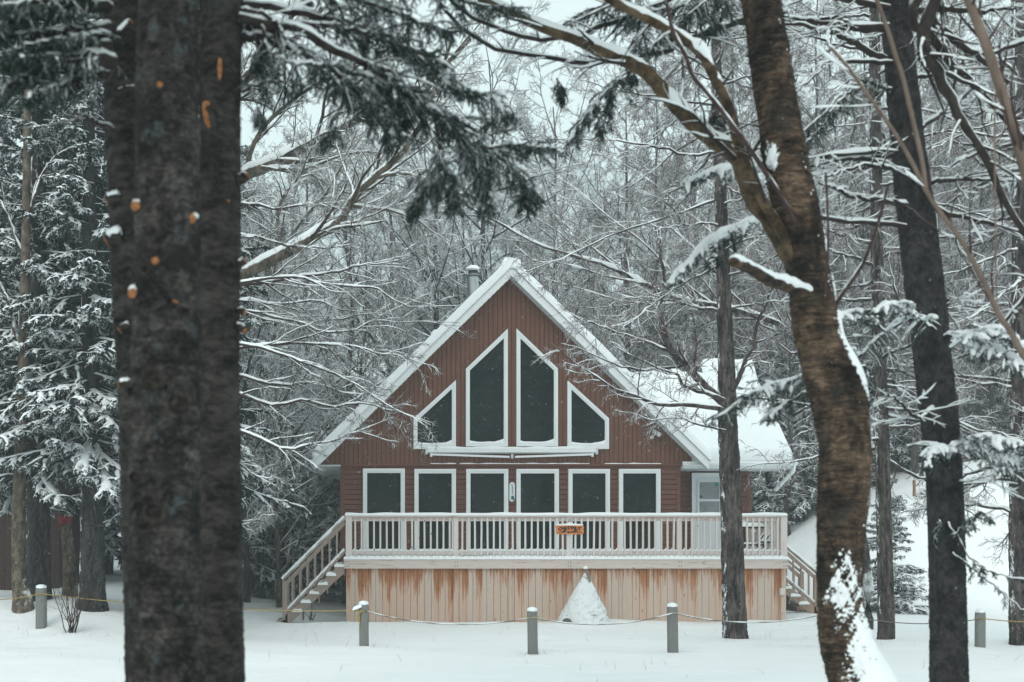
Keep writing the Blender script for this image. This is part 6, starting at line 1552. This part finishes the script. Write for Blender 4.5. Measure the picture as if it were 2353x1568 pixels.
n = 260; x = q.uniform(-7, 12, n); y = q.uniform(11.5, 26, n)
st = np.array([(95, 1452, 20.9), (1225, 1505, 18.4), (837, 1490, 19.5), (1690, 1480, 20), (165, 1430, 20.6), (210, 1410, 21.6), (50, 1385, 21.8), (2036, 1488, 19.7)])
for k in range(120): w_ = P(*st[k % len(st)]); x[k] = w_[0] + q.normal(0, .3); y[k] = w_[1] + q.normal(-.1, .2)
p0 = np.c_[x, y, ground(x, y) - .02]; d0 = np.c_[q.normal(0, .5, n), q.normal(0, .4, n), np.ones(n)]; d0 /= np.linalg.norm(d0, axis=1, keepdims=True)
b = MB(); b.tubes(*grow(p0, d0, q.uniform(.05, .2, n), np.full(n, .0028), 4, .15, q, .03), 3); tag(obj('dry_grass', b, M['grass']), 'dry grass stems poking through the snow', 'grass', kind='stuff')

# ------------------------------------------------------------------ air, sky, light, camera
mt = bpy.data.materials.new('haze'); mt.use_nodes = True; nt = mt.node_tree
for n_ in list(nt.nodes):
    if n_.type != 'OUTPUT_MATERIAL': nt.nodes.remove(n_)
pv = nt.nodes.new('ShaderNodeVolumePrincipled'); pv.inputs['Color'].default_value = (.87, .985, 1.0, 1); pv.inputs['Density'].default_value = HAZE; pv.inputs['Anisotropy'].default_value = .0
nt.links.new(pv.outputs[0], [n_ for n_ in nt.nodes if n_.type == 'OUTPUT_MATERIAL'][0].inputs['Volume'])
b = MB(); b.box(-540, 780, -45, 720, -3, 265); tag(obj('haze', b, mt), 'thin pale snowy air', 'haze', kind='stuff')

w = bpy.data.worlds.new('World'); scene.world = w; w.use_nodes = True; nt = w.node_tree; bg = nt.nodes['Background']
sky = nt.nodes.new('ShaderNodeTexSky'); sky.sky_type = 'NISHITA'; sky.sun_disc = False; sky.sun_elevation = R(38); sky.sun_rotation = R(200); sky.air_density = 1.0; sky.dust_density = 4.0
mx = nt.nodes.new('ShaderNodeMix'); mx.data_type = 'RGBA'; mx.inputs[0].default_value = .90; mx.inputs[7].default_value = (SKY[0], SKY[1], SKY[2], 1)
nt.links.new(sky.outputs[0], mx.inputs[6]); nt.links.new(mx.outputs[2], bg.inputs['Color']); bg.inputs['Strength'].default_value = .1
sl = bpy.data.lights.new('sun', 'SUN'); sl.energy = .5; sl.angle = R(25); sl.color = (1, .97, .93); so = bpy.data.objects.new('sun', sl); COL.objects.link(so); so.location = (-10, -10, 30)
so.rotation_euler = (R(50), 0, R(-25))

cd = bpy.data.cameras.new('camera'); cam_ = bpy.data.objects.new('camera', cd); COL.objects.link(cam_); cam_.location = (0, 0, CZ); cam_.rotation_euler = (R(90), 0, 0)
cd.sensor_width = 36; cd.lens = 40; cd.shift_x = (1176.5 - PX0) / 2353; cd.shift_y = (HY - 784.5) / 2353; cd.clip_start = .1; cd.clip_end = 2000
cd.dof.use_dof = True; cd.dof.focus_distance = 26.0; cd.dof.aperture_fstop = 2.0; cd.dof.aperture_blades = 0
scene.camera = cam_
scene.view_settings.view_transform = 'Standard'; scene.view_settings.look = 'None'; scene.view_settings.exposure = EXPO; scene.view_settings.gamma = 1
cy = scene.cycles; cy.max_bounces = 6; cy.diffuse_bounces = 3; cy.glossy_bounces = 2; cy.transmission_bounces = 2; cy.volume_bounces = 1; cy.transparent_max_bounces = 4
cy.use_denoising = True; cy.use_adaptive_sampling = True; cy.adaptive_threshold = .015
